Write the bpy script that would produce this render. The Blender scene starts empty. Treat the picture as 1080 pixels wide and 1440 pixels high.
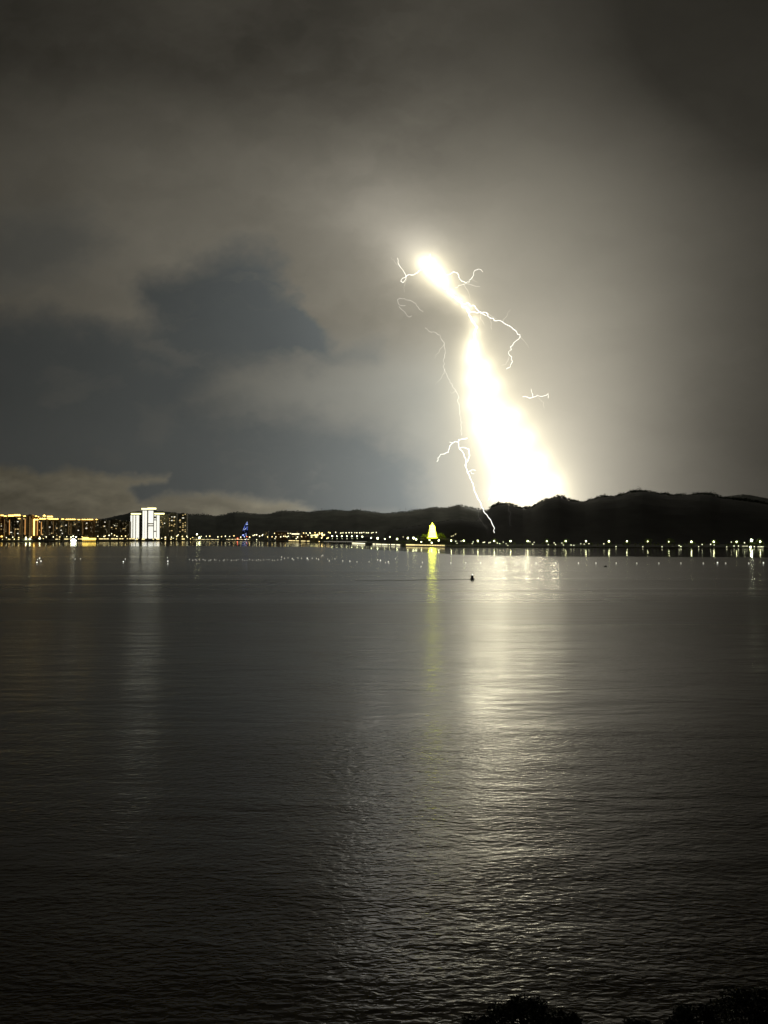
import bpy, math, random
import numpy as np
from mathutils import Vector

random.seed(11)
RNG = np.random.default_rng(11)
S = bpy.context.scene
COL = S.collection

# ------------------------------------------------------------------ camera
CAM_Z = 30.0
F = 1040.0                                   # focal length in photo pixels (1080 x 1440)
PITCH = math.atan(28.0 / F)
cd = bpy.data.cameras.new('camera')
cam = bpy.data.objects.new('camera', cd)
COL.objects.link(cam)
cam.location = (0, 0, CAM_Z)
cam.rotation_euler = (math.pi / 2 + PITCH, 0, 0)
cd.sensor_fit = 'VERTICAL'
cd.sensor_height = 36.0
cd.lens = 36.0 * F / 1440.0
cd.clip_start = 0.5
cd.clip_end = 20000.0
S.camera = cam

# ------------------------------------------------------------------ world: a night sky behind the storm cloud
W = bpy.data.worlds.new('World')
S.world = W
W.use_nodes = True
wn = W.node_tree.nodes
sky_tex = wn.new('ShaderNodeTexSky')
sky_tex.sky_type = 'NISHITA'
sky_tex.sun_disc = False
sky_tex.sun_elevation = math.radians(-6)
sky_tex.sun_rotation = math.radians(180)
wn['Background'].inputs['Strength'].default_value = 0.002
W.node_tree.links.new(sky_tex.outputs[0], wn['Background'].inputs['Color'])

# ------------------------------------------------------------------ exposure and sampling
S.view_settings.view_transform = 'Standard'
S.view_settings.look = 'None'
S.view_settings.exposure = 0.0
S.view_settings.gamma = 1.0
S.cycles.use_denoising = True
S.cycles.denoiser = 'OPENIMAGEDENOISE'
S.cycles.max_bounces = 5
S.cycles.diffuse_bounces = 3
S.cycles.glossy_bounces = 3
S.cycles.sample_clamp_indirect = 4.0
S.cycles.caustics_reflective = False
S.cycles.caustics_refractive = False
S.cycles.use_light_tree = True


# ------------------------------------------------------------------ placing helpers
def ray(px, py):
    cp, sp = math.cos(PITCH), math.sin(PITCH)
    v = (720.0 - py) / F
    return Vector(((px - 540.0) / F, cp - sp * v, sp + cp * v))


def at(px, py, Y):
    """World point seen at photo pixel px, py at the distance Y along the bay."""
    d = ray(px, py)
    return Vector((0, 0, CAM_Z)) + d * (Y / d.y)


def on_water(px, py):
    d = ray(px, py)
    return Vector((0, 0, CAM_Z)) + d * (-CAM_Z / d.z)


def lerp(pts, x):
    return float(np.interp(x, [p[0] for p in pts], [p[1] for p in pts]))


# the far waterline, as seen in the photo, turned into a shore in plan
WL = [(-1400, 764), (-300, 763), (0, 762.5), (150, 761.5), (260, 760.7), (365, 760.7), (440, 763), (500, 765),
      (560, 768), (625, 769.5), (700, 770), (1080, 771), (1500, 772), (2400, 773)]


def shore_y(px):
    return on_water(px, lerp(WL, px)).y


def shore_at(X, back=0.0):
    """Distance of the shore at lateral position X (fixed point of the px table)."""
    Y = 1700.0
    for _ in range(30):
        px = 540 + X / Y * F * math.cos(PITCH)
        Y = 0.5 * Y + 0.5 * shore_y(max(-1400, min(2400, px)))
    return Y + back


# ------------------------------------------------------------------ noise (numpy)
def hash2(ix, iy, seed):
    h = (ix.astype(np.int64) * 374761393 + iy.astype(np.int64) * 668265263 + seed * 974634777) & 0x7fffffff
    h = ((h ^ (h >> 13)) * 1274126177) & 0x7fffffff
    h = h ^ (h >> 16)
    return (h & 0xffff) / 65535.0


def vnoise(x, y, seed=0):
    ix, iy = np.floor(x), np.floor(y)
    fx, fy = x - ix, y - iy
    fx = fx * fx * fx * (fx * (fx * 6 - 15) + 10)
    fy = fy * fy * fy * (fy * (fy * 6 - 15) + 10)
    a, b = hash2(ix, iy, seed), hash2(ix + 1, iy, seed)
    c, d = hash2(ix, iy + 1, seed), hash2(ix + 1, iy + 1, seed)
    return (a * (1 - fx) + b * fx) * (1 - fy) + (c * (1 - fx) + d * fx) * fy


def fbm(x, y, octaves=5, seed=0, gain=0.5):
    x, y = np.asarray(x, float), np.asarray(y, float)
    t, a, n = np.zeros(np.broadcast(x, y).shape), 1.0, 0.0
    for o in range(octaves):
        t += a * (vnoise(x * 2 ** o + 17.3 * o, y * 2 ** o - 9.1 * o, seed + o) - 0.5)
        n += a
        a *= gain
    return t / n * 2.0                       # about -1 .. 1


def sstep(a, b, x):
    t = np.clip((x - a) / (b - a), 0, 1)
    return t * t * (3 - 2 * t)


# ------------------------------------------------------------------ materials
def new_mat(name):
    m = bpy.data.materials.new(name)
    m.use_nodes = True
    nt = m.node_tree
    for n in list(nt.nodes):
        nt.nodes.remove(n)
    out = nt.nodes.new('ShaderNodeOutputMaterial')
    return m, nt, out


def N(nt, kind, **kw):
    n = nt.nodes.new(kind)
    for k, v in kw.items():
        if k in n.inputs:
            n.inputs[k].default_value = v
        else:
            setattr(n, k, v)
    return n


def surf(name, col, rough=0.8, var=0.25, scale=0.3, metal=0.0):
    m, nt, out = new_mat(name)
    p = N(nt, 'ShaderNodeBsdfPrincipled')
    p.inputs['Roughness'].default_value = rough
    p.inputs['Metallic'].default_value = metal
    tc = N(nt, 'ShaderNodeTexCoord')
    nz = N(nt, 'ShaderNodeTexNoise')
    nz.inputs['Scale'].default_value = scale
    nz.inputs['Detail'].default_value = 4
    nt.links.new(tc.outputs['Object'], nz.inputs['Vector'])
    r = N(nt, 'ShaderNodeValToRGB')
    r.color_ramp.elements[0].position = 0.3
    r.color_ramp.elements[1].position = 0.7
    r.color_ramp.elements[0].color = tuple(c * (1 - var) for c in col) + (1,)
    r.color_ramp.elements[1].color = tuple(c * (1 + var) for c in col) + (1,)
    nt.links.new(nz.outputs['Fac'], r.inputs['Fac'])
    nt.links.new(r.outputs['Color'], p.inputs['Base Color'])
    nt.links.new(p.outputs['BSDF'], out.inputs['Surface'])
    return m


def plasma(name, col, strength):
    """Glowing air: gives off light and lets light pass."""
    m, nt, out = new_mat(name)
    e = N(nt, 'ShaderNodeEmission')
    e.inputs['Color'].default_value = (*col, 1)
    e.inputs['Strength'].default_value = strength
    t = N(nt, 'ShaderNodeBsdfTransparent')
    a = N(nt, 'ShaderNodeAddShader')
    nt.links.new(e.outputs[0], a.inputs[0])
    nt.links.new(t.outputs[0], a.inputs[1])
    nt.links.new(a.outputs[0], out.inputs['Surface'])
    return m


def emit(name, col, strength):
    m, nt, out = new_mat(name)
    e = N(nt, 'ShaderNodeEmission')
    e.inputs['Color'].default_value = (*col, 1)
    e.inputs['Strength'].default_value = strength
    nt.links.new(e.outputs[0], out.inputs['Surface'])
    return m


M = {
    'wall_dark': surf('wall_dark', (0.20, 0.17, 0.13)),
    'wall_brown': surf('wall_brown', (0.34, 0.21, 0.11)),
    'wall_grey': surf('wall_grey', (0.30, 0.29, 0.26)),
    'wall_pale': surf('wall_pale', (0.62, 0.61, 0.56)),
    'concrete': surf('concrete', (0.28, 0.27, 0.25)),
    'land': surf('land', (0.05, 0.055, 0.035), 0.95, 0.4, 0.02),
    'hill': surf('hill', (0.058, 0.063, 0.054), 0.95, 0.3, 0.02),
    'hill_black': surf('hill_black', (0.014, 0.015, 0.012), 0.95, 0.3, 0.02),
    'leaf': surf('leaf', (0.12, 0.17, 0.028), 0.7, 0.5, 0.5),
    'leaf_dark': surf('leaf_dark', (0.035, 0.05, 0.02), 0.6, 0.6, 1.3),
    'bark': surf('bark', (0.08, 0.06, 0.045), 0.9),
    'pole': surf('pole', (0.16, 0.16, 0.15), 0.5),
    'hull': surf('hull', (0.05, 0.05, 0.05), 0.5),
    'white_paint': surf('white_paint', (0.75, 0.75, 0.72), 0.5),
    'glass_dark': surf('glass_dark', (0.02, 0.022, 0.025), 0.15, 0.1),
    'gold_roof': surf('gold_roof', (0.5, 0.36, 0.1), 0.5),
    'lamp_white': emit('lamp_white', (0.97, 1.0, 0.52), 18.0),
    'lamp_soft': emit('lamp_soft', (1.0, 1.0, 0.60), 3.6),
    'lamp_city': emit('lamp_city', (1.0, 0.93, 0.52), 4.5),
    'lamp_amber': emit('lamp_amber', (1.0, 0.76, 0.28), 5.0),
    'lamp_warm': emit('lamp_warm', (1.0, 0.82, 0.42), 5.0),
    'lamp_flood': emit('lamp_flood', (0.95, 1.0, 0.70), 60.0),
    'lamp_red': emit('lamp_red', (1.0, 0.16, 0.08), 10.0),
    'crown_light': emit('crown_light', (1.0, 0.64, 0.15), 4.5),
    'crown_pale': emit('crown_pale', (1.0, 0.93, 0.42), 2.6),
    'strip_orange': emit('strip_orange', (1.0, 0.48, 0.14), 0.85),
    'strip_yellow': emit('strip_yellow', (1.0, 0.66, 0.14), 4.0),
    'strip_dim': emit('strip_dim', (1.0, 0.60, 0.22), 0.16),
    'win_white': emit('win_white', (1.0, 0.95, 0.74), 1.3),
    'win_warm': emit('win_warm', (1.0, 0.72, 0.30), 0.9),
    'win_dim': emit('win_dim', (1.0, 0.85, 0.5), 0.28),
    'facade_glow': emit('facade_glow', (1.0, 0.99, 0.86), 1.5),  # floodlighting of the fronts put in as their own glow
    'quay_light': emit('quay_light', (1.0, 0.80, 0.34), 1.6),
    'quay_pale': emit('quay_pale', (1.0, 0.93, 0.60), 1.9),
    'boat_gold': emit('boat_gold', (1.0, 0.70, 0.13), 3.6),
    'boat_white': emit('boat_white', (1.0, 1.0, 0.84), 9.0),
    'pagoda_gold': emit('pagoda_gold', (0.95, 1.0, 0.06), 16.0),  # floodlight on the pagoda put in as its own glow
    'pagoda_edge': emit('pagoda_edge', (0.80, 0.88, 0.03), 2.2),  # weaker painted floodlight for eaves and plinth
    'led_blue': emit('led_blue', (0.16, 0.26, 1.0), 2.2),
    'led_pale': emit('led_pale', (0.62, 0.74, 1.0), 3.0),
    'float_glow': emit('float_glow', (1.0, 0.98, 0.84), 1.6),  # glow added to floats without a lamp; also the motor boat's light
    'float_lit': emit('float_lit', (1.0, 0.99, 0.88), 2.6),
    'bolt': plasma('bolt', (1.0, 0.98, 0.90), 0.95),
    'bolt_mid': plasma('bolt_mid', (1.0, 0.97, 0.90), 0.38),
    'bolt_faint': plasma('bolt_faint', (1.0, 0.95, 0.85), 0.26),
    'bolt_ghost': plasma('bolt_ghost', (1.0, 0.95, 0.88), 0.03),
}


# ------------------------------------------------------------------ mesh helpers
class MB:
    """Collects boxes, tubes, balls and leaves; build() links them as ONE mesh object."""

    def __init__(self):
        self.v, self.f, self.mi, self.cur = [], [], [], 0

    def add(self, verts, faces):
        o = len(self.v)
        self.v += [tuple(p) for p in verts]
        self.f += [tuple(i + o for i in f) for f in faces]
        self.mi += [self.cur] * len(faces)
        return self

    def box(self, x0, x1, y0, y1, z0, z1):
        v = [(x, y, z) for z in (z0, z1) for y in (y0, y1) for x in (x0, x1)]
        return self.add(v, [(0, 2, 3, 1), (4, 5, 7, 6), (0, 1, 5, 4), (2, 6, 7, 3), (0, 4, 6, 2), (1, 3, 7, 5)])

    def prism(self, outline, z0, z1, top=1.0):
        n = len(outline)
        cx = sum(p[0] for p in outline) / n
        cy = sum(p[1] for p in outline) / n
        v = [(x, y, z0) for x, y in outline] + [(cx + (x - cx) * top, cy + (y - cy) * top, z1) for x, y in outline]
        f = [tuple(range(n - 1, -1, -1)), tuple(range(n, 2 * n))]
        f += [(i, (i + 1) % n, n + (i + 1) % n, n + i) for i in range(n)]
        return self.add(v, f)

    def lathe(self, prof, seg=12, cx=0, cy=0):
        v, f = [], []
        for r, z in prof:
            for k in range(seg):
                a = 2 * math.pi * k / seg
                v.append((cx + r * math.cos(a), cy + r * math.sin(a), z))
        for i in range(len(prof) - 1):
            for k in range(seg):
                k2 = (k + 1) % seg
                f.append((i * seg + k, i * seg + k2, (i + 1) * seg + k2, (i + 1) * seg + k))
        f.append(tuple(range(seg - 1, -1, -1)))
        f.append(tuple((len(prof) - 1) * seg + k for k in range(seg)))
        return self.add(v, f)

    def tube(self, pts, radii, seg=6):
        pts = [Vector(p) for p in pts]
        if not hasattr(radii, '__len__'):
            radii = [radii] * len(pts)
        v, f = [], []
        for i, p in enumerate(pts):
            t = (pts[min(i + 1, len(pts) - 1)] - pts[max(i - 1, 0)]).normalized()
            a = t.cross(Vector((0.13, 1, 0.21))).normalized()
            b = t.cross(a).normalized()
            for k in range(seg):
                w = 2 * math.pi * k / seg
                v.append(p + (a * math.cos(w) + b * math.sin(w)) * radii[i])
        for i in range(len(pts) - 1):
            for k in range(seg):
                k2 = (k + 1) % seg
                f.append((i * seg + k, i * seg + k2, (i + 1) * seg + k2, (i + 1) * seg + k))
        f.append(tuple(range(seg - 1, -1, -1)))
        f.append(tuple((len(pts) - 1) * seg + k for k in range(seg)))
        return self.add(v, f)

    def ball(self, c, r, seg=8, rings=5, sz=1.0):
        prof = [(max(0.02 * r, r * math.sin(math.pi * i / rings)), c[2] - r * sz * math.cos(math.pi * i / rings)) for i in range(rings + 1)]
        return self.lathe(prof, seg, c[0], c[1])

    def leaves(self, c, rad, n, size, rng, squash=0.75):
        """Small pointed leaf faces scattered through a clump's volume."""
        for _ in range(n):
            d = Vector((rng.gauss(0, 1), rng.gauss(0, 1), rng.gauss(0, 1))).normalized() * rad * rng.random() ** 0.45
            p = Vector(c) + Vector((d.x, d.y, d.z * squash))
            u = Vector((rng.gauss(0, 1), rng.gauss(0, 1), rng.gauss(0, 0.6))).normalized()
            w = u.cross(Vector((rng.gauss(0, 1), rng.gauss(0, 1), rng.gauss(0, 1)))).normalized()
            s = size * rng.uniform(0.6, 1.4)
            self.add([p - u * s, p + w * s * 0.45, p + u * s, p - w * s * 0.45], [(0, 1, 2, 3)])
        return self

    def mesh(self, name, mats, smooth=False):
        me = bpy.data.meshes.new(name)
        me.from_pydata(self.v, [], self.f)
        for m in (mats if isinstance(mats, (list, tuple)) else [mats]):
            me.materials.append(m)
        if any(self.mi):
            me.polygons.foreach_set('material_index', self.mi)
        if smooth:
            me.polygons.foreach_set('use_smooth', [True] * len(me.polygons))
        me.update()
        return me

    def build(self, name, mats, parent=None, smooth=False):
        return link(name, self.mesh(name, mats, smooth), parent)


def link(name, mesh, parent=None):
    o = bpy.data.objects.new(name, mesh)
    COL.objects.link(o)
    if parent is not None:
        o.parent = parent
    return o


def empty(name, loc=(0, 0, 0), rz=0.0):
    o = bpy.data.objects.new(name, None)
    o.empty_display_size = 1.0
    COL.objects.link(o)
    o.location = loc
    o.rotation_euler = (0, 0, rz)
    return o


def tag(o, label, cat, group=None, kind=None):
    o['label'] = label
    o['category'] = cat
    if group:
        o['group'] = group
    if kind:
        o['kind'] = kind
    return o


def structure(o, label, cat):
    o['kind'] = 'structure'
    o['label'] = label
    o['category'] = cat
    return o


def copy_tree(o, parent=None):
    c = o.copy()
    COL.objects.link(c)
    if parent is not None:
        c.parent = parent
    for ch in list(o.children):
        copy_tree(ch, c)
    return c


def grid_mesh(name, P, attrs=None, smooth=True):
    """P: rows x cols x 3 array -> one grid mesh, with float attributes per vertex."""
    r, c = P.shape[:2]
    idx = np.arange(r * c).reshape(r, c)
    q = np.stack([idx[:-1, :-1], idx[:-1, 1:], idx[1:, 1:], idx[1:, :-1]], -1).reshape(-1, 4)
    me = bpy.data.meshes.new(name)
    me.vertices.add(r * c)
    me.vertices.foreach_set('co', P.reshape(-1).astype(np.float32))
    me.loops.add(q.size)
    me.loops.foreach_set('vertex_index', q.reshape(-1).astype(np.int32))
    me.polygons.add(len(q))
    me.polygons.foreach_set('loop_start', np.arange(0, q.size, 4, dtype=np.int32))
    me.polygons.foreach_set('loop_total', np.full(len(q), 4, dtype=np.int32))
    me.update(calc_edges=True)
    me.polygons.foreach_set('use_smooth', np.full(len(q), smooth))
    for k, a in (attrs or {}).items():
        at_ = me.attributes.new(k, 'FLOAT', 'POINT')
        at_.data.foreach_set('value', a.reshape(-1).astype(np.float32))
    me.validate()
    return me


# ================================================================== SETTING
# ------------------------------------------------------------------ sky: the lit storm cloud as one wide vault over the bay
DR, DH, DN = 4000.0, 1750.0, 2.6


def dome_dist(dx, dy, dz):
    rho = np.hypot(dx, dy)
    z = np.maximum(dz, 0)
    return ((rho / DR) ** DN + (z / DH) ** DN) ** (-1.0 / DN)


def dome_point(px, py, gap=0.0):
    """Point seen at photo pixel px, py that lies `gap` metres in front of the cloud."""
    d = ray(px, py).normalized()
    o = Vector((0, 0, CAM_Z))
    t = 1000.0
    for _ in range(60):
        p = o + d * t
        k = float(dome_dist(p.x, p.y, p.z))
        t *= k ** 0.7
    return o + d * (t - gap)


def poly_sdf(poly, x, y):
    d = np.full(x.shape, 1e18)
    inside = np.zeros(x.shape, bool)
    n = len(poly)
    for i in range(n):
        (ax, ay), (bx, by) = poly[i], poly[(i + 1) % n]
        ex, ey = bx - ax, by - ay
        t = np.clip(((x - ax) * ex + (y - ay) * ey) / (ex * ex + ey * ey + 1e-9), 0, 1)
        d = np.minimum(d, (x - ax - t * ex) ** 2 + (y - ay - t * ey) ** 2)
        c = ((ay > y) != (by > y)) & (x < (bx - ax) * (y - ay) / (by - ay + 1e-12) + ax)
        inside ^= c
    d = np.sqrt(d)
    return np.where(inside, d, -d)


def build_sky():
    az = np.concatenate([np.linspace(-180, -40, 57)[:-1], np.linspace(-40, 40, 1050), np.linspace(40, 180, 57)[1:]])
    el = np.concatenate([[-1.2, -0.6], np.linspace(-0.3, 42, 580), np.linspace(42, 90, 30)[1:]])
    A, E = np.meshgrid(np.radians(az), np.radians(el))
    dx, dy, dz = np.cos(E) * np.sin(A), np.cos(E) * np.cos(A), np.sin(E)
    t = dome_dist(dx, dy, dz)
    X, Y, Z = dx * t, dy * t, dz * t
    # direction of each point as seen from over the bay, in a flat map of the sky (1040 units per radian at the middle)
    a2 = np.arctan2(X, Y)
    e2 = np.arctan2(Z - CAM_Z, np.hypot(X, Y))
    ac = np.clip(a2, -1.1, 1.1)
    cp, sp = math.cos(PITCH), math.sin(PITCH)
    rx, ry, rz = np.sin(ac) * np.cos(e2), np.cos(ac) * np.cos(e2), np.sin(e2)
    f = np.maximum(ry * cp + rz * sp, 0.2)
    sx = 540 + F * rx / f + (a2 - ac) * 1500
    sy = 720 - F * (rz * cp - ry * sp) / f
    wx = 30 * fbm(sx / 120, sy / 90, 6, 3, 0.58) + 16 * fbm(sx / 34, sy / 26, 4, 9, 0.6)
    wy = 26 * fbm(sx / 120, sy / 90, 6, 33, 0.58) + 15 * fbm(sx / 34, sy / 24, 4, 39, 0.6)
    qx, qy = sx + wx, sy + wy
    # the clear gap under the cloud base, where the farther blue-grey cloud shows
    gap = [(-900, 470), (-100, 462), (50, 446), (105, 452), (150, 466), (186, 462), (196, 438), (190, 405), (208, 392), (255, 372), (330, 356),
           (392, 366), (408, 400), (428, 440), (452, 458), (472, 484), (520, 490), (468, 500), (400, 506), (311, 524),
           (262, 560), (300, 585), (420, 588), (520, 602), (575, 640), (600, 690), (610, 800), (-900, 800)]
    s = poly_sdf(gap, qx, qy)
    crisp = np.exp(-(((sx - 430) / 75) ** 2 + ((sy - 430) / 85) ** 2)) + 0.5 * np.exp(-(((sx - 165) / 60) ** 2 + ((sy - 425) / 45) ** 2))
    wid = 40 - 29 * np.clip(crisp * 1.2, 0, 1)
    g = sstep(-wid, wid, s)
    g = g * (1 - 0.34 * sstep(0.0, 0.55, fbm(qx / 120 + 3.1, qy / 46, 5, 203, 0.55)))
    veil = 0.55 * sstep(-42, 42, poly_sdf([(-900, 300), (20, 296), (110, 300), (150, 330), (120, 372), (40, 400), (-900, 420)], qx, qy))
    g = np.maximum(g, veil)
    low1 = [(-900, 640), (-40, 652), (18, 653), (58, 664), (92, 658), (150, 666), (205, 667), (240, 667), (236, 678), (186, 686),
            (196, 700), (222, 716), (240, 760), (-900, 800)]
    lx, ly = sx + 0.5 * wx, sy + 0.24 * wy
    puff = 5 * np.abs(fbm(sx / 30, sy / 16, 4, 131, 0.6)) + 3 * np.abs(fbm(sx / 12, sy / 8, 3, 137))
    s1 = poly_sdf(low1, lx, ly) + puff
    c1 = sstep(-4, 14, s1)
    low2 = [(190, 722), (222, 700), (268, 690), (322, 691), (385, 697), (420, 706), (446, 714), (452, 720), (420, 724), (330, 735), (240, 760), (180, 760)]
    s2 = poly_sdf(low2, lx, ly) + puff
    c2 = 0.85 * sstep(-4, 16, s2)
    wis = 0.35 * sstep(-3, 6, poly_sdf([(500, 716), (560, 712), (575, 720), (540, 726), (500, 724)], lx, ly))
    clear = np.clip(g * (1 - c1) * (1 - c2) * (1 - wis), 0, 1)
    low = np.clip(c1 + c2, 0, 1)
    tex = fbm(qx / 210, qy / 120, 6, 71)
    fine = fbm(qx / 70, qy / 38, 5, 91) - 0.35 * np.abs(fbm(qx / 46, qy / 22, 4, 97))
    # relief of the cloud body: the near cloud hangs lower and nearer than the far cloud, softly billowed
    quiet = 1 - np.exp(-(((sx - 690) / 190) ** 2 + ((sy - 540) / 260) ** 2))
    relief = quiet * 14 * fbm(sx / 340, sy / 240, 2, 71)
    # light falloff put into the cloud colour: paler at left, darker at right and overhead
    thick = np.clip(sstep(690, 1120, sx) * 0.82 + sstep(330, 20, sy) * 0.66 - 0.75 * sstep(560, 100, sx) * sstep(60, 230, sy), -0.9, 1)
    k = 1 - relief / np.maximum(t, 1)
    P = np.stack([X * k, Y * k, Z * k], -1)
    P[:2, :, 2] = np.minimum(P[:2, :, 2], -12)
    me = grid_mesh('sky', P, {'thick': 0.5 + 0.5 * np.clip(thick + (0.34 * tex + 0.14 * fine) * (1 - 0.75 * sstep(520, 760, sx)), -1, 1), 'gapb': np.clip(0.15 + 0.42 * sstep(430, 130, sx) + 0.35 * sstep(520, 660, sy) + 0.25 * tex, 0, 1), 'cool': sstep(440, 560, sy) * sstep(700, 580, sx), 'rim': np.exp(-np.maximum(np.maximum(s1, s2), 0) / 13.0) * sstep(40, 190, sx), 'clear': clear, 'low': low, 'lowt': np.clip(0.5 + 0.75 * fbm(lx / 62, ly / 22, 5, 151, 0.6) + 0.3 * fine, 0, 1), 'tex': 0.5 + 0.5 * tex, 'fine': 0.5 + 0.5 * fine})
    m, nt, out = new_mat('storm_cloud')
    d = N(nt, 'ShaderNodeBsdfDiffuse')

    def att(nm):
        a = N(nt, 'ShaderNodeAttribute')
        a.attribute_name = nm
        return a.outputs['Fac']

    def mix(fac, a, b):
        x = N(nt, 'ShaderNodeMix', data_type='RGBA')
        nt.links.new(fac, x.inputs[0])
        for sck, v in ((6, a), (7, b)):
            if isinstance(v, tuple):
                x.inputs[sck].default_value = (*v, 1)
            else:
                nt.links.new(v, x.inputs[sck])
        return x.outputs[2]
    cloud = mix(att('thick'), (0.86, 0.825, 0.77), (0.125, 0.119, 0.109))  # pale and dark ends carry the painted falloff besides the cloud pattern
    gapc = mix(att('gapb'), (0.27, 0.31, 0.36), (0.46, 0.505, 0.55))
    cloud = mix(att('cool'), cloud, mix(att('tex'), (0.46, 0.475, 0.48), (0.66, 0.67, 0.67)))
    c = mix(att('clear'), cloud, gapc)
    lowc = mix(att('lowt'), (0.52, 0.48, 0.39), (0.98, 0.92, 0.77))  # city glow put into the colour: low cloud warmer and paler
    lowc = mix(att('rim'), lowc, (0.95, 0.90, 0.78))  # bright rim of the low cloud painted in as well
    c = mix(att('low'), c, lowc)
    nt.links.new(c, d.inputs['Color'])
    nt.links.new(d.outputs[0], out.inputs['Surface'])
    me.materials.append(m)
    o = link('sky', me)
    return structure(o, 'grey storm clouds over the bay lit up by lightning, with a darker blue gap', 'sky')


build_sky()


# ------------------------------------------------------------------ water: one sheet from the near bank past the far shore
def build_water():
    Yr = np.geomspace(34, 4300, 430)
    ta = np.concatenate([np.linspace(-1.2, -0.56, 24)[:-1], np.linspace(-0.56, 0.56, 330), np.linspace(0.56, 1.2, 24)[1:]])
    T, Y = np.meshgrid(ta, Yr)
    X = T * Y
    Z = np.zeros_like(X)
    # calm lee water under the far shore, wind-ruffled water farther out
    bpx = [(-300, 770), (0, 768.5), (265, 768), (440, 769), (540, 773.5), (640, 780), (760, 782.5), (1080, 784), (1500, 786)]
    bp = [on_water(a, b) for a, b in bpx]
    yb = np.interp(T, [p.x / p.y for p in bp], [p.y for p in bp])
    edge = yb * (1 + 0.012 * fbm(X / 60, Y / 200, 3, 5))
    calm = sstep(-12, 12, Y - edge)
    # long slicks lying across the bay
    sl = fbm(X / 420 + 0.0008 * Y, Y / 46, 5, 41) * 0.6 + fbm(X / 900, Y / 17, 3, 57) * 0.55
    slick = sstep(0.12, 0.42, sl) * sstep(240, 420, Y)
    near = 1 - sstep(60, 330, Y)
    ruffle = sstep(760, 170, Y + 190 * fbm(X / 130, Y / 75, 4, 21)) * 0.65 + 0.35
    gust = np.clip(0.62 + 0.55 * fbm(X / 55, Y / 26, 4, 63) + 0.25 * fbm(X / 220, Y / 90, 2, 64), 0.25, 1.3)
    me = grid_mesh('water', np.stack([X, Y, Z], -1), {'calm': calm, 'slick': slick, 'near': near, 'ruffle': ruffle, 'gust': gust})
    m, nt, out = new_mat('bay_water')
    p = N(nt, 'ShaderNodeBsdfPrincipled')
    p.inputs['Base Color'].default_value = (0.05, 0.034, 0.003, 1)
    p.inputs['IOR'].default_value = 1.46

    def att(nm):
        a = N(nt, 'ShaderNodeAttribute')
        a.attribute_name = nm
        return a.outputs['Fac']

    def math_(op, a, b):
        x = N(nt, 'ShaderNodeMath', operation=op)
        for i, v in enumerate((a, b)):
            if isinstance(v, (int, float)):
                x.inputs[i].default_value = v
            else:
                nt.links.new(v, x.inputs[i])
        return x.outputs[0]

    def lerp_(fac, a, b):
        x = N(nt, 'ShaderNodeMix', data_type='FLOAT')
        nt.links.new(fac, x.inputs[0])
        for i, v in ((2, a), (3, b)):
            if isinstance(v, (int, float)):
                x.inputs[i].default_value = v
            else:
                nt.links.new(v, x.inputs[i])
        return x.outputs[0]
    r = lerp_(att('ruffle'), 0.16, 0.31)
    r = lerp_(att('near'), r, 0.17)
    r = lerp_(att('slick'), r, 0.18)
    r = lerp_(att('calm'), r, 0.105)
    nt.links.new(r, p.inputs['Roughness'])
    tc = N(nt, 'ShaderNodeTexCoord')

    def noise(sx, sy, rot, detail, rough=0.55):
        mp = N(nt, 'ShaderNodeMapping')
        mp.inputs['Scale'].default_value = (sx, sy, 1)
        mp.inputs['Rotation'].default_value = (0, 0, math.radians(rot))
        nz = N(nt, 'ShaderNodeTexNoise')
        nz.inputs['Scale'].default_value = 1.0
        nz.inputs['Detail'].default_value = detail
        nz.inputs['Roughness'].default_value = rough
        nz.inputs['Distortion'].default_value = 0.35
        nt.links.new(tc.outputs['Object'], mp.inputs['Vector'])
        nt.links.new(mp.outputs[0], nz.inputs['Vector'])
        return nz.outputs['Fac']
    h = math_('MULTIPLY', noise(0.85, 2.1, -7, 2, 0.5), 0.105)
    h = math_('ADD', h, math_('MULTIPLY', noise(1.9, 4.4, 9, 1, 0.5), 0.018))
    amp = lerp_(att('calm'), 1.0, 0.04)
    amp = math_('MULTIPLY', amp, lerp_(att('slick'), 1.0, 0.6))
    fine_ = math_('MULTIPLY', h, math_('MULTIPLY', att('ruffle'), att('gust')))
    h = math_('MULTIPLY', noise(0.13, 0.36, 9, 3, 0.6), 0.11)
    h = math_('ADD', h, math_('MULTIPLY', noise(0.022, 0.085, -14, 3, 0.6), 0.4))
    h = math_('ADD', h, fine_)
    h = math_('MULTIPLY', h, amp)
    b = N(nt, 'ShaderNodeBump')
    b.inputs['Strength'].default_value = 1.0
    b.inputs['Distance'].default_value = 1.0
    nt.links.new(h, b.inputs['Height'])
    nt.links.new(b.outputs[0], p.inputs['Normal'])
    nt.links.new(p.outputs[0], out.inputs['Surface'])
    me.materials.append(m)
    return structure(link('water', me), 'dark rippled bay water reflecting the flash and the shore lights', 'water')


build_water()


# ------------------------------------------------------------------ far shore: one land sheet behind a low bank
def build_shore():
    pxs = np.concatenate([np.linspace(-1400, 0, 40)[:-1], np.linspace(0, 1080, 220), np.linspace(1080, 2400, 40)[1:]])
    rows = []
    for off, z in ((0, -1.5), (1.2, 0.9), (3, 1.5), (60, 1.6), (400, 2.0), (1500, 2.0), (3000, 2.0)):
        row = []
        for px in pxs:
            y0 = shore_y(px)
            Y = min(y0 + off, 4600)
            d = (px - 540) / F
            row.append((d * Y, Y, z + 0.25 * math.sin(px * 0.9) * (off == 3)))
        rows.append(row)
    me = grid_mesh('shore', np.array(rows))
    me.materials.append(M['land'])
    return structure(link('shore', me), 'flat dark land along the far side of the bay', 'shore')


build_shore()


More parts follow.
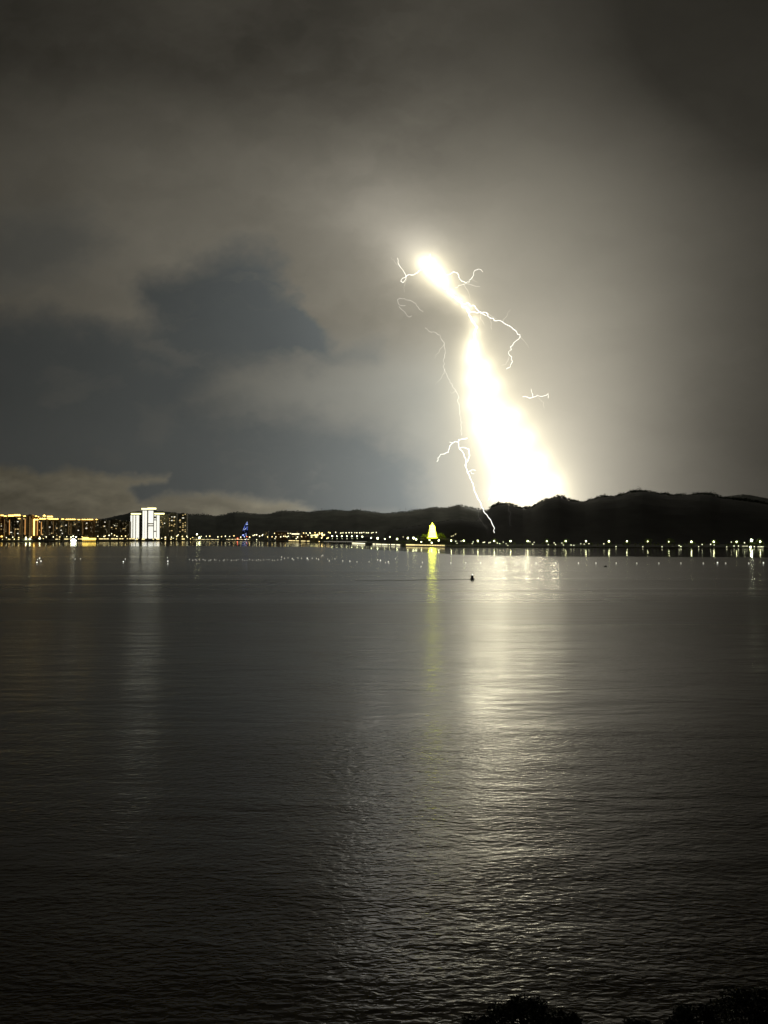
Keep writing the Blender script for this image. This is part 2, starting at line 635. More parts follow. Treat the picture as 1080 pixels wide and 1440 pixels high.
# ------------------------------------------------------------------ hills
def hill(name, pts, Yr, front, back, label, rough=4.0, seed=0, power=1.25, mat='hill'):
    x0, x1 = pts[0][0], pts[-1][0]
    pxs = np.arange(x0, x1 + 0.1, 0.7)
    py = np.interp(pxs, [p[0] for p in pts], [p[1] for p in pts])
    ker = np.hanning(13)
    ker /= ker.sum()
    py = np.convolve(np.pad(py, 6, 'edge'), ker, 'valid')
    ts = np.concatenate([np.linspace(-1, -0.12, 16), np.linspace(-0.08, 0.08, 7), np.linspace(0.15, 1, 9)])
    T, PX = np.meshgrid(ts, pxs, indexing='ij')
    ridge = np.array([at(a, b, Yr).z for a, b in zip(pxs, py)])
    H = np.broadcast_to(ridge, T.shape)
    Y = Yr + np.where(T < 0, T * front, T * back)
    X = (PX - 540) / F * Y
    prof = np.cos(np.clip(T, -1, 1) * math.pi / 2) ** power
    n = fbm(X / 260, Y / 260, 5, seed)
    z = 1.0 + (H - 1) * prof * (1 + 0.14 * n * np.minimum(np.abs(T) * 2.2, 1) * (1 - 0.2))
    trees = (fbm(X / 16, Y / 16, 3, seed + 7, 0.7) + 0.5 * fbm(X / 55, Y / 55, 2, seed + 8)) * rough
    z = z + trees * np.clip((z - 3) / 25, 0, 1) * np.exp(-(T / 0.16) ** 2)
    end = np.minimum(np.clip((PX - x0) / 25, 0, 1), np.clip((x1 - PX) / 25, 0, 1))
    z = 1.0 + (z - 1) * sstep(0, 1, end) - (1 - sstep(0, 0.3, end)) * 4
    me = grid_mesh(name, np.stack([X, Y, z], -1), smooth=False)
    me.materials.append(M[mat])
    o = structure(link(name, me), label, 'hill')
    return lambda px: at(px, float(np.interp(px, pxs, py)), Yr)


FAR_RIDGE = [(-420, 734), (-200, 738), (-60, 736), (60, 738), (120, 734), (150, 729), (172, 724), (185, 720.5), (215, 718), (245, 721),
             (262, 724), (287, 725), (304, 727), (318, 724), (330, 721), (350, 723), (372, 724.5), (395, 720), (415, 720), (435, 721),
             (450, 719), (470, 718), (490, 719.5), (502, 718), (515, 720), (540, 723), (575, 720), (607, 714.5), (630, 715), (647, 711),
             (662, 714), (675, 717), (700, 720), (760, 728), (820, 740)]
NEAR_RIDGE = [(640, 752), (665, 736), (680, 722), (692, 713), (702, 709.5), (712, 709.5), (720, 712), (735, 716.5), (747, 715.5), (757, 709),
              (768, 703), (787, 700), (805, 706), (823, 707), (842, 701), (866, 699), (884, 694), (903, 691.6), (921, 695), (939, 698),
              (961, 698), (985, 696), (1000, 697), (1013, 701), (1043, 704), (1080, 710), (1180, 706), (1320, 700), (1600, 712)]
BACK_RIDGE = [(930, 722), (985, 708), (1013, 700), (1030, 697), (1045, 695.5), (1058, 697), (1080, 701), (1140, 705), (1300, 690), (1500, 715)]
MID_RIDGE = [(525, 757), (550, 746), (575, 741), (605, 737), (632, 731), (650, 730), (668, 733), (684, 738), (700, 748), (710, 758)]
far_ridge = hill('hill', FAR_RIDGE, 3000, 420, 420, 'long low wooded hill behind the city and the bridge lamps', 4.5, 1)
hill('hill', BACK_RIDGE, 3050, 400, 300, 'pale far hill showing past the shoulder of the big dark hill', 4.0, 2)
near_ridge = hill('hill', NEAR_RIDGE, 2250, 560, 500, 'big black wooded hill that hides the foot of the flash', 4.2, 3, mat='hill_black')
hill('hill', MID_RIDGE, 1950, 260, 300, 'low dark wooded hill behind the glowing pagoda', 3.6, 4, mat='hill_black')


def ridge_forest():
    """Tree tops standing along the crest of the big hill: one far wood, nobody could count it."""
    rng = random.Random(5)
    mb = MB()
    for px in np.arange(690, 1085, 0.9):
        p = near_ridge(px)
        for _ in range(2):
            h = rng.uniform(2.5, 9) * (1.0 + 0.55 * math.sin(px * 0.21) * math.sin(px * 0.083)) * (1.8 if rng.random() < 0.05 else 1)
            c = p + Vector((rng.uniform(-4, 4), rng.uniform(-30, 4), h * 0.45))
            mb.leaves(c, h * 0.55, 14, 2.2, rng, 1.0)
    for x0 in (712, 716, 958, 961, 964, 975):
        p = near_ridge(x0)
        mb.leaves(p + Vector((0, 0, 6)), 4.5, 40, 1.3, rng, 1.6)
    for px in np.arange(262, 690, 1.1):
        h = rng.uniform(2, 7.5) * (1.0 + 0.5 * math.sin(px * 0.17) * math.sin(px * 0.061))
        c = far_ridge(px) + Vector((rng.uniform(-4, 4), rng.uniform(-30, 4), h * 0.4))
        mb.leaves(c, h * 0.55, 12, 2.4, rng, 1.0)
    o = mb.build('forest', M['leaf_dark'])
    tag(o, 'ragged tree tops along the crests of the dark hills', 'forest', kind='stuff')


ridge_forest()


def radio_mast(px, h, label):
    p = far_ridge(px)
    root = empty('radio_mast', (p.x, p.y, p.z - 3))
    tag(root, label, 'mast', 'thin masts on the long hill')
    MB().lathe([(0.75, 0), (0.5, h * 0.6), (0.25, h + 3)], 6).build('pole', M['pole'], root)
    MB().box(-2.2, 2.2, -0.2, 0.2, h * 0.82, h * 0.82 + 0.5).build('crossarm', M['pole'], root)


for mx, mh in ((552, 11), (562.5, 19), (570.5, 20), (578, 15), (634, 16)):
    radio_mast(mx, mh, 'thin radio mast standing on the crest of the long wooded hill')


def mound(name, px, Y, top, rx, ry, label):
    th = np.linspace(0, 2 * math.pi, 49)
    rr = np.linspace(0, 1, 12)
    R_, T_ = np.meshgrid(rr, th, indexing='ij')
    c = at(px, 750, Y)
    z = 1.0 + (top - 1) * (1 - sstep(0.35, 1.0, R_)) + 0.8 * fbm(R_ * np.cos(T_) * 5, R_ * np.sin(T_) * 5, 3, int(px)) * (R_ > 0.4)
    P = np.stack([c.x + rx * R_ * np.cos(T_), Y + ry * R_ * np.sin(T_), z], -1)
    me = grid_mesh(name, P)
    me.materials.append(M['hill'])
    return structure(link(name, me), label, 'hill')


PAGODA_Y = 1640.0
mound('hill', 608, PAGODA_Y, at(608, 757, PAGODA_Y).z, 95, 60, 'grassy knoll that carries the glowing pagoda')
ROAD_Y = 2260.0
mound('hill', 485, ROAD_Y, 17.0, 190, 45, 'low embankment carrying the upper row of road lamps')

# ================================================================== LIGHTNING
BOLT = empty('lightning_bolt', dome_point(668, 560, 260))
tag(BOLT, 'blinding branched lightning bolt striking down behind the dark hill', 'lightning')


def jag(pts, step, amp, rng):
    """A crooked path through the given points; returns (x, y, share of the way)."""
    seg = [math.hypot(b[0] - a[0], b[1] - a[1]) for a, b in zip(pts[:-1], pts[1:])]
    total, run, out = sum(seg), 0.0, [(pts[0][0], pts[0][1], 0.0)]
    for (a, b, L) in zip(pts[:-1], pts[1:], seg):
        n = max(1, int(round(L / step)))
        nx, ny = -(b[1] - a[1]) / L, (b[0] - a[0]) / L
        for i in range(1, n + 1):
            t = i / n
            k = rng.gauss(0, amp) if i < n else rng.gauss(0, amp * 0.35)
            out.append((a[0] + (b[0] - a[0]) * t + nx * k, a[1] + (b[1] - a[1]) * t + ny * k, (run + L * t) / total))
        run += L
    return out


def bolt_part(name, path, r0, r1, mat, gap=190.0, Ys=None, seed=0):
    rng = random.Random(seed)
    q = jag(path, 3.1, 0.85, rng)
    if Ys is None:
        pts = [dome_point(x, y, gap) for x, y, t in q]
    else:
        ts = np.linspace(0, 1, len(Ys))
        pts = [at(x, y, float(np.interp(t, ts, Ys))) for x, y, t in q]
    rad = [0.37 * (r0 + (r1 - r0) * t) * rng.uniform(0.7, 1.3) for x, y, t in q]
    mb = MB()
    o0 = BOLT.location
    mb.tube([p - o0 for p in pts], rad, 6)
    return mb.build(name, M[mat], BOLT)


bolt_part('main_channel', [(603, 362), (600, 374), (612, 392), (625, 405), (640, 418), (650, 428), (660, 440), (664, 452), (671, 460),
                           (667, 470), (668, 490), (672, 520), (680, 560), (690, 600), (696, 650), (702, 690), (706, 715)], 7, 9, 'bolt', 190)
BR = [
    ([(592, 380), (582, 386), (572, 388), (566, 391), (563, 395), (567, 397), (571, 391), (569, 384), (566, 379), (563, 376), (560, 369), (559, 363)], 3.0, 1.4, 'bolt'),
    ([(603, 366), (605, 357)], 2.6, 1.2, 'bolt'),
    ([(622, 389), (632, 385), (638, 382), (643, 384), (647, 393), (655, 398), (660, 397), (664, 390), (668, 380), (673, 378), (679, 382)], 2.8, 1.4, 'bolt'),
    ([(640, 404), (648, 401), (655, 399), (664, 401), (675, 403)], 2.6, 0.8, 'bolt_mid'),
    ([(652, 428), (660, 427), (668, 430), (674, 438), (683, 440), (688, 446), (695, 451), (707, 452), (716, 458), (722, 463), (731, 471),
      (730, 477), (722, 482), (718, 488), (715, 497), (721, 508), (717, 516), (712, 519)], 4.0, 1.8, 'bolt'),
    ([(656, 436), (668, 439), (678, 440), (684, 444)], 3.2, 2.2, 'bolt'),
    ([(688, 447), (691, 456), (692, 463)], 1.3, 0.8, 'bolt_faint'),
    ([(595, 438), (588, 432), (580, 424), (574, 422), (566, 420), (559, 422), (560, 427), (565, 430), (570, 430)], 1.5, 1.5, 'bolt_mid'),
    ([(561, 431), (567, 437), (571, 441), (575, 446), (579, 444)], 1.5, 1.5, 'bolt_mid'),
    ([(598, 461), (603, 466), (613, 468), (620, 475), (625, 482), (626, 494), (624, 505), (624, 518), (629, 530), (636, 543), (644, 556), (647, 579), (649, 612)], 1.5, 1.7, 'bolt_mid'),
    ([(735, 558), (748, 559), (756, 556), (764, 557), (768, 555), (771, 553), (771, 560)], 2.4, 1.4, 'bolt'),
    ([(747, 547), (749, 558)], 1.6, 1.8, 'bolt'),
]
for i, (path, r0, r1, mat) in enumerate(BR):
    bolt_part('branch', path, r0, r1, mat, 200, seed=20 + i)
# short faint twigs that fork off the branches
for i, (x, y, dx, dy, n) in enumerate([(683, 440, 7, 4, 3), (707, 452, 5, -5, 3), (731, 473, 5, 6, 3), (716, 502, -5, 5, 3), (664, 390, 6, 3, 3), (563, 376, -5, -4, 3), (572, 391, -2, 8, 3),
                                       (625, 484, -6, 6, 3), (626, 518, -5, 7, 3), (640, 549, -5, 3, 3), (756, 556, 4, 6, 3), (652, 399, 3, 7, 3), (675, 439, 2, 9, 3)]):
    rg = random.Random(300 + i)
    path = [(x, y)]
    for k in range(n):
        path.append((path[-1][0] + dx * rg.uniform(0.5, 1.2) + rg.gauss(0, 1.4), path[-1][1] + dy * rg.uniform(0.5, 1.2) + rg.gauss(0, 1.4)))
    bolt_part('branch', path, 1.7, 0.5, 'bolt_faint', 200, seed=400 + i)
bolt_part('branch', [(657, 616), (646, 618), (637, 623), (632, 628), (631, 636), (623, 639), (618, 642), (614, 649)], 3.4, 2.2, 'bolt', Ys=(3350, 3300), seed=50)
bolt_part('branch', [(637, 623), (632, 622)], 1.8, 1.2, 'bolt', Ys=(3345, 3340), seed=51)
bolt_part('branch', [(645, 618), (645, 629), (651, 636), (655, 645), (656, 655)], 2.6, 2.6, 'bolt', Ys=(3340, 3200), seed=52)
bolt_part('branch', [(646, 631), (654, 630), (659, 631), (660, 641), (658, 648), (655, 655), (657, 664), (663, 675), (667, 689), (672, 701),
                     (677, 711), (679.5, 719), (685, 724), (690, 731), (693.5, 740), (695.5, 749)], 3.8, 1.5, 'bolt', Ys=(3200, 2900, 2500, 1850, 1640, 1620), seed=53)
bolt_part('branch', [(657, 664), (663, 661), (669, 662)], 2.2, 1.4, 'bolt', Ys=(2850, 2840), seed=54)
bolt_part('branch', [(662, 663), (667, 666)], 1.6, 1.0, 'bolt', Ys=(2845, 2830), seed=55)
bolt_part('branch', [(697, 693), (690, 697), (687, 703)], 2.8, 2.0, 'bolt', Ys=(2800, 2700), seed=56)
bolt_part('branch', [(674, 718), (673, 727), (679, 735), (685, 744)], 1.5, 1.0, 'bolt_ghost', Ys=(1690, 1680), seed=57)  # ghost image of the bolt, built as a faint glowing strand
bolt_part('branch', [(715, 712), (715, 718), (718, 723), (717, 732), (719, 740)], 1.2, 0.9, 'bolt_ghost', Ys=(1690, 1680), seed=58)  # second ghost image, no real branch of the stroke


def flash(px, py, gap, watts, col, radius):
    """Point lamp for the flash: some on the channel, others added off it."""
    ld = bpy.data.lights.new('flash_light', 'POINT')
    ld.energy = watts
    ld.color = col
    ld.shadow_soft_size = radius
    o = bpy.data.objects.new('flash_light', ld)
    COL.objects.link(o)
    o.parent = BOLT
    o.location = dome_point(px, py, gap) - BOLT.location
    return o


WARM = (1.0, 0.965, 0.87)
PALE = (1.0, 0.925, 0.66)
# px, py, distance in front of the cloud, power, colour, radius
FLASH = [
    (600, 378, 52, 2.2e5, PALE, 14), (611, 391, 52, 2.5e5, PALE, 14), (622, 404, 48, 2.0e5, PALE, 14), (588, 386, 190, 4.0e5, WARM, 12), (530, 372, 430, 7.0e5, WARM, 14),  # wide-gap lamps sit off the channel, added to spread the upper glow
    (634, 417, 34, 0.8e5, PALE, 8), (646, 427, 34, 0.75e5, PALE, 8), (658, 438, 34, 0.7e5, PALE, 8), (667, 455, 34, 0.65e5, PALE, 8), (668, 472, 34, 0.7e5, PALE, 8),
    (666, 488, 38, 1.0e5, PALE, 8), (666, 497, 40, 0.9e5, PALE, 10), (664, 510, 48, 1.7e5, PALE, 10), (674, 530, 50, 1.3e5, PALE, 10), (676, 556, 52, 1.7e5, PALE, 10), (682, 590, 52, 1.6e5, PALE, 10), (686, 620, 52, 1.6e5, PALE, 10), (700, 654, 50, 1.3e5, PALE, 10), (682, 520, 48, 1.4e5, PALE, 10), (665, 538, 52, 1.9e5, PALE, 10), (693, 548, 55, 2.1e5, PALE, 10),
    (667, 572, 52, 1.9e5, PALE, 10), (697, 580, 58, 2.3e5, PALE, 12), (722, 588, 52, 1.8e5, PALE, 10), (675, 604, 52, 1.8e5, PALE, 10), (708, 614, 60, 2.5e5, PALE, 12),
    (741, 618, 57, 2.2e5, PALE, 12), (692, 638, 52, 1.8e5, PALE, 10), (725, 646, 62, 2.7e5, PALE, 12), (760, 650, 58, 2.4e5, PALE, 12), (708, 668, 52, 1.9e5, PALE, 10),
    (740, 678, 64, 3.0e5, PALE, 12), (779, 680, 62, 2.9e5, PALE, 12), (706, 695, 48, 5.0e5, PALE, 7), (746, 704, 64, 3.0e5, PALE, 12), (787, 707, 62, 2.9e5, PALE, 12),
    (738, 715, 780, 2.2e7, WARM, 10), (768, 712, 420, 2.5e6, WARM, 10),  # unseen broad lamps behind the hill, added to wash the cloud
]
for fl in FLASH:
    flash(*fl)


# ================================================================== STREET LAMPS
GLOBES = {}
LAMP_K = 0.72


def globe_mesh(mat, r):
    k = (mat, r)
    if k not in GLOBES:
        GLOBES[k] = MB().ball((0, 0, 0), r, 8, 6, 1.1).mesh('lamp_globe', M[mat], True)
    return GLOBES[k]


def ground_z(px, Y):
    return 1.4


def lamp(name, px, py, Y, r, mat, label, group, base=1.4, arm=False, pole_r=0.14):
    """A pole standing on the land whose globe shows at photo pixel px, py at the distance Y."""
    r *= LAMP_K * random.uniform(0.8, 1.12)
    p = at(px, py, Y)
    root = empty(name, (p.x, p.y, base))
    tag(root, label, 'lamp', group)
    h = max(0.6, p.z - base)
    mb = MB()
    mb.lathe([(pole_r * 2.2, 0), (pole_r * 2.2, 0.35), (pole_r, 0.45), (pole_r * 0.7, h - r * 0.7)], 6)
    if arm:
        mb.tube([(0, 0, h - r), (0.5, -0.4, h - r * 0.4)], pole_r * 0.6, 5)
    mb.build('pole', M['pole'], root)
    g = link('lamp_globe', globe_mesh(mat, r), root)
    g.location = (0, 0, h)
    cap = MB().lathe([(r * 0.55, h + r * 1.02), (r * 0.3, h + r * 1.25), (0.05, h + r * 1.4)], 6)
    cap.build('lamp_cap', M['pole'], root)
    return root


# the tall lamps along the far promenade east of the pagoda
G1 = 'tall promenade lamps along the dark bank'
L1 = 'tall white promenade lamp among the trees on the dark bank below the big hill'
for x, y in [(634.5, 760.2), (652, 760.5), (672, 760.6), (695, 760.8), (718, 761), (742, 761), (769, 761), (795.5, 761), (824, 761), (856.3, 761.2),
             (881.6, 761.2), (911, 761.5), (940.5, 761.5), (972.3, 761.8), (1003.7, 761.8), (1035.8, 761.8), (1069, 761.8)]:
    lamp('street_lamp', x, y, shore_y(x) + 14, 1.55, 'lamp_white', L1, G1)
lamp('flood_lamp', 1056.8, 760.2, shore_y(1057) + 22, 2.6, 'lamp_flood', 'brightest flood lamp on the dark bank, glaring greenish white', None)
G2 = 'low path lamps along the dark bank'
L2 = 'small low path lamp glowing beside the bank trees below the big hill'
for x, y in [(641, 761), (642.7, 764), (648.4, 761), (664, 764.6), (665.5, 762), (679.5, 762.8), (681.5, 762.4), (687.6, 763.3), (689.4, 762.6), (699.2, 763.6),
             (702.8, 764.6), (707.8, 762.2), (711.7, 764.6), (714.2, 767.2), (745.3, 761.8), (749.2, 765.4), (751, 762.6), (771, 765.8), (779.3, 763.3),
             (781.2, 765.8), (790.2, 763.6), (792.2, 766.4), (803, 766.4), (807, 766.8), (816.8, 764.6), (821.5, 765.2), (828.2, 764.6), (849.2, 764.8),
             (866.3, 768.6), (904, 768.8), (931, 768.8), (955, 767.2), (957.6, 768.6), (982.5, 768.6), (987.4, 765.6), (999.4, 765.4), (1004.2, 766.4),
             (1022, 769), (1028.4, 762.2), (1032.2, 767.8), (1038.4, 767.8), (1047, 763.2), (1060.6, 768.6)]:
    lamp('path_lamp', x, y, shore_y(x) + random.uniform(4, 9), 0.95, 'lamp_soft', L2, G2)
lamp('path_lamp', 1055.3, 769.2, shore_y(1055) + 3, 1.7, 'lamp_white', 'big round lamp low on the bank just under the flood lamp', None)
G3 = 'rail lights under the last bank lamp'
for i in range(7):
    lamp('rail_light', 1066 + i * 1.25, 768.9, shore_y(1066) + 3, 0.7, 'lamp_soft', 'tiny rail light in the close row under the end lamp of the dark bank', G3, pole_r=0.06)
for i in range(5):
    lamp('rail_light', 1044.6 + i * 1.6, 768.0, shore_y(1046) + 3, 0.55, 'lamp_soft', 'tiny rail light in the close row beside the flood lamp', 'rail lights beside the flood lamp', pole_r=0.06)

# three lamps high on the big hill
for x, y in [(871, 702), (881.3, 702.3), (892, 703.2)]:
    top = near_ridge(x)
    p = at(x, y, 2215)
    lamp('hill_lamp', x, y, 2215, 1.9, 'lamp_white', 'lone white lamp high near the crest of the big black hill', 'three lamps near the hill crest', base=p.z - 9)

# lamps around the pagoda and the lit quay
G4 = 'lamps along the lit quay before the pagoda'
L4 = 'white quay lamp between the bridge and the pagoda'
for x, y, r in [(541, 758, 1.5), (558.5, 758, 1.7), (604, 759.4, 1.5), (617, 760, 1.6), (592.5, 762, 1.2), (607, 763.2, 1.3), (522, 756.6, 1.5)]:
    lamp('street_lamp', x, y, shore_y(x) + 16, r, 'lamp_white', L4, G4)
lamp('street_lamp', 531, 757, shore_y(531) + 14, 2.6, 'lamp_white', 'big glaring lamp on the quay just east of the bridge', None)
for x, y in [(573.6, 756.6), (581.6, 756.7), (585.2, 758.4)]:
    lamp('street_lamp', x, y, shore_y(x) + 12, 2.3, 'lamp_white', 'one of three big white lamps close together west of the pagoda', 'three big lamps west of the pagoda')
lamp('street_lamp', 548, 755, shore_y(548) + 120, 1.3, 'lamp_white', 'small lone lamp set back between the quay lamps', None)
for x, y in [(635, 754.2), (640.8, 751.2), (637.5, 753.4), (567, 755)]:
    lamp('garden_light', x, y, 1660, 0.75, 'lamp_warm', 'dim garden light on the slope beside the pagoda', 'garden lights by the pagoda', base=at(x, y, 1660).z - 3)

# bridge lamps, low row and the road row above it
BR_Y = shore_y(480) - 25
G5 = 'lamps on the low bridge'
for x in (467, 473.6, 480.6, 487.6, 494.6, 502):
    lamp('street_lamp', x, 754.0, BR_Y + 5, 1.55, 'lamp_white', 'white lamp standing on the deck of the low bridge', G5, base=6.2)
    lamp('rail_light', x + 0.4, 757.3, BR_Y + 1.5, 0.95, 'lamp_soft', 'small light low on the bridge under a bridge lamp', 'low lights on the bridge', base=6.2)
for x in (509.6,):
    lamp('street_lamp', x, 754.6, shore_y(x) + 10, 1.5, 'lamp_white', 'white lamp at the bridge end above the lit quay', None)
G6 = 'road lamps on the embankment'
for x in (443, 449, 453, 462, 464.2, 472, 479.4, 482.3, 486.6, 491, 494.5, 499, 501.8, 505.8, 508.6, 511.6, 515.2, 517.8, 522.6, 524.6, 529.2):
    lamp('road_lamp', x, 749 + random.uniform(-0.5, 0.6), ROAD_Y + random.uniform(-8, 8), 1.75, 'lamp_amber' if x < 470 else 'lamp_city',
         'road lamp in the straight upper row on the embankment behind the bridge', G6, base=17.0)
# lamps between the blue tower and the bridge
G7 = 'lamps among the low lit buildings'
for x, y, r in [(356, 753, 1.7), (358.2, 752.2, 1.7), (360.8, 752, 1.8), (365, 754, 1.8), (368.8, 753, 2.0), (369.5, 751.8, 1.6), (376.3, 755, 1.6), (382.6, 754.8, 1.6),
                (386, 750, 1.6), (388, 755, 1.6), (386.6, 757.4, 1.2), (394.8, 755, 1.7), (399, 754, 1.4), (401.4, 754.2, 1.6), (403.6, 755, 1.8), (405.4, 754, 1.5),
                (405, 750, 1.3), (408.2, 750, 1.3), (418.4, 755, 2.0), (416.6, 757.5, 1.4), (424, 754.4, 1.6), (427, 749.5, 1.5), (430.6, 749.6, 1.4), (436, 749.6, 1.7),
                (433.2, 752.5, 1.4), (443.2, 752.6, 1.7), (446.5, 752, 2.0), (449.4, 750.5, 2.2), (452.6, 750.5, 2.6), (453.6, 753, 2.6), (452.4, 756.3, 1.9), (456, 752, 1.8),
                (459.8, 757, 1.5), (461.6, 756.2, 1.5), (361, 759, 1.2), (448.8, 761.6, 1.2)]:
    lamp('street_lamp', x, y, shore_y(x) + random.uniform(20, 70), r * 1.15, 'lamp_amber' if x > 440 else random.choice(['lamp_city', 'lamp_amber', 'lamp_city']),
         'street lamp in the crowd of lights between the blue tower and the bridge', G7)

# city promenade west of the blue tower
G8 = 'promenade lamps along the city shore'
for x, y, r in [(9, 756, 1.4), (12, 758, 1.3), (18, 755.4, 1.7), (20, 758.2, 1.7), (26.5, 756, 1.6), (36.6, 755.2, 1.7), (44, 755.2, 1.7), (55.6, 755.2, 1.8), (61, 757.8, 1.7),
                (65, 755, 1.7), (68.5, 759, 1.4), (75, 755, 1.7), (84, 755, 1.8), (94, 754.6, 1.6), (115.5, 754.8, 1.6), (137.6, 754.2, 1.8), (146.4, 754.4, 2.0), (148, 753.6, 1.5),
                (153.4, 752.8, 2.3), (157, 750.6, 1.4), (161, 752.8, 2.2), (164.4, 754.2, 1.9), (171, 754, 1.8), (176.6, 754, 2.0), (192, 757.6, 1.6), (200.6, 757, 1.5), (214, 758, 1.5),
                (222, 758, 1.5), (227.4, 757, 1.4), (237, 758, 1.6), (241, 755.4, 2.0), (243.6, 757, 1.5), (249.4, 753.2, 2.0), (250.6, 752, 1.6), (248.4, 754.4, 1.6), (256.4, 754.4, 1.9),
                (262.6, 754, 1.7), (263.8, 755.6, 1.5), (268, 757.8, 1.6), (271, 756, 1.7), (283, 754.2, 1.6), (290, 754, 1.8), (295, 754, 1.8), (306.4, 755, 1.9), (311.6, 754.6, 1.7),
                (317, 754, 1.8), (323, 754.4, 1.8), (329, 753.6, 2.0), (338.6, 755.4, 2.2), (351, 755.4, 2.2)]:
    lamp('street_lamp', x, y, shore_y(x) + random.uniform(8, 22), r, random.choice(['lamp_city', 'lamp_amber']),
         'promenade lamp along the city shore in front of the apartment blocks', G8)
for x, y, r, mat, lb in [(36.4, 757.4, 3.0, 'lamp_white', 'big white glare on the city shore before the brown tower'),
                         (42, 757.8, 3.2, 'lamp_white', 'widest white glare on the city shore under the gold striped block'),
                         (55.8, 757.8, 3.2, 'lamp_white', 'big white glare on the city shore by the gold crowned block'),
                         (277, 751.4, 2.6, 'lamp_white', 'highest pale lamp on the shore just east of the white towers'),
                         (280.4, 756.2, 3.4, 'lamp_white', 'cluster lamp glaring at the water just east of the white towers'),
                         (232.6, 755.6, 2.6, 'lamp_warm', 'tall amber flame shaped lamp east of the white towers'),
                         (220, 757.2, 2.2, 'lamp_warm', 'amber lamp at the foot of the shortest white tower'),
                         (334, 757.2, 2.1, 'lamp_red', 'red tinted lamp on the quay just west of the blue tower'),
                         (347, 754.6, 1.3, 'lamp_red', 'tiny red lamp at the foot of the blue tower')]:
    lamp('street_lamp', x, y, shore_y(x) + 9, r, mat, lb, None)
G9 = 'string of quay bulbs'
for x in list(np.arange(276, 309, 1.75)) + list(np.arange(319, 351, 2.05)):
    lamp('quay_bulb', float(x), 758.5, shore_y(float(x)) + 2.2, 0.85, 'lamp_warm', 'small bulb in the string along the quay edge near the blue tower', G9, pole_r=0.07)


# ================================================================== QUAYS, BRIDGE
def quay(x0, x1, py_top, label, panels, mat, thick=3.0, glow_h=0.9):
    """A quay wall on the waterline between two photo columns, with lit panels on its face."""
    ya, yb = shore_y(x0) - 1.2, shore_y(x1) - 1.2
    a, b = Vector(((x0 - 540) / F * ya, ya, 0)), Vector(((x1 - 540) / F * yb, yb, 0))
    d = b - a
    L = d.length
    root = empty('quay_wall', a, math.atan2(d.y, d.x))
    tag(root, label, 'quay')
    top = at(x0, py_top, ya).z
    mb = MB().box(0, L, 0, thick, -1.6, top)
    mb.box(-0.2, L + 0.2, -0.25, thick + 0.2, top + 0.004, top + 0.3)
    mb.build('wall', M['concrete'], root)
    for s, e in panels:
        u0, u1 = (s - x0) / (x1 - x0) * L, (e - x0) / (x1 - x0) * L
        MB().box(u0, u1, -0.16, -0.004, top - glow_h, top - 0.1).build('light_strip', M[mat], root)
    return root


quay(495, 527.4, 763.0, 'quay wall with one long cream light strip beside the bridge end', [(495.2, 514), (524.5, 527.2)], 'quay_pale', glow_h=2.3)
quay(528, 545.2, 764.4, 'short quay wall with a broken cream light strip east of the bridge', [(528.4, 536), (537, 545)], 'quay_pale', glow_h=2.0)
quay(546.4, 563, 765.0, 'dark quay wall with three short cream light strips', [(546.6, 548.4), (550.4, 555.8), (557.4, 562.6)], 'quay_pale', glow_h=2.0)
quay(570.6, 626, 765.2, 'long quay wall with a beaded warm light strip under the pagoda',
     [(571, 584.5)] + [(585.2 + i * 2.26, 586.7 + i * 2.26) for i in range(18)], 'quay_light', glow_h=2.4)
quay(88.5, 190, 757.4, 'city quay wall with yellow lit panels and dark gaps below the low apartment blocks',
     [(90.5, 96), (98, 99.2), (109, 111), (112, 118.2), (138.2, 144), (144.6, 148), (148.6, 152), (155.2, 160), (160.6, 165), (167, 170), (170.6, 173), (178, 179.4), (181.4, 185), (185.6, 189.8)], 'quay_light', glow_h=2.7)
quay(-40, 86, 758.2, 'dark city quay wall with a few yellow lit panels below the gold crowned blocks',
     [(-30, -20), (2, 3), (12, 13.5), (24, 26), (78, 81.6), (83, 84.2)], 'quay_light', glow_h=2.2)
quay(191.4, 262.5, 757.6, 'city quay wall with amber lit panels in front of the white towers',
     [(191.6, 194), (199.4, 203.4), (214.2, 216), (219.4, 223.6), (231, 233), (239, 241), (247.4, 248.4), (255.6, 259.8)], 'quay_light', glow_h=3.4)
quay(402, 437, 759.6, 'low quay wall with a broken yellow light strip before the green lit building',
     [(406.2, 412), (412.6, 416), (417, 421), (424, 430), (432, 435.6)], 'quay_light', glow_h=2.0)


def build_bridge():
    a, b = at(455, 760, BR_Y), at(516, 762.4, BR_Y - 10)
    root = empty('bridge', (a.x, BR_Y, 0))
    tag(root, 'low bridge with a pale lit deck edge under a row of white lamps', 'bridge')
    L = b.x - a.x
    MB().box(0, L, 0, 9, 5.0, 6.2).build('deck', M['concrete'], root)
    MB().box(0.2, L - 0.2, -0.12, -0.004, 5.3, 6.0).build('light_strip', emit('deck_glow', (1, 0.96, 0.78), 0.35), root)
    rl = MB()
    for k in (6.55, 6.95, 7.35):
        rl.box(0, L, 0.05, 0.15, k, k + 0.08)
    n = int(L / 3)
    for i in range(n + 1):
        u = min(L * i / n, L - 0.1)
        rl.box(u, u + 0.1, 0.18, 0.28, 6.204, 7.5)
    rl.build('railing', M['pole'], root)
    for i in range(5):
        u = L * (i + 0.5) / 5
        MB().box(u - 0.7, u + 0.7, 1.2, 7.8, -1.5, 4.996).build('pier', M['concrete'], root)


build_bridge()


# ================================================================== BUILDINGS
def building_frame(name, px0, px1, py_top, Y, label, group=None, cat='building'):
    a, b = at(px0, 750, Y), at(px1, 750, Y)
    top = at(px0, py_top, Y).z
    root = empty(name, ((a.x + b.x) / 2, Y, 1.5))
    tag(root, label, cat, group)
    return root, b.x - a.x, top - 1.5


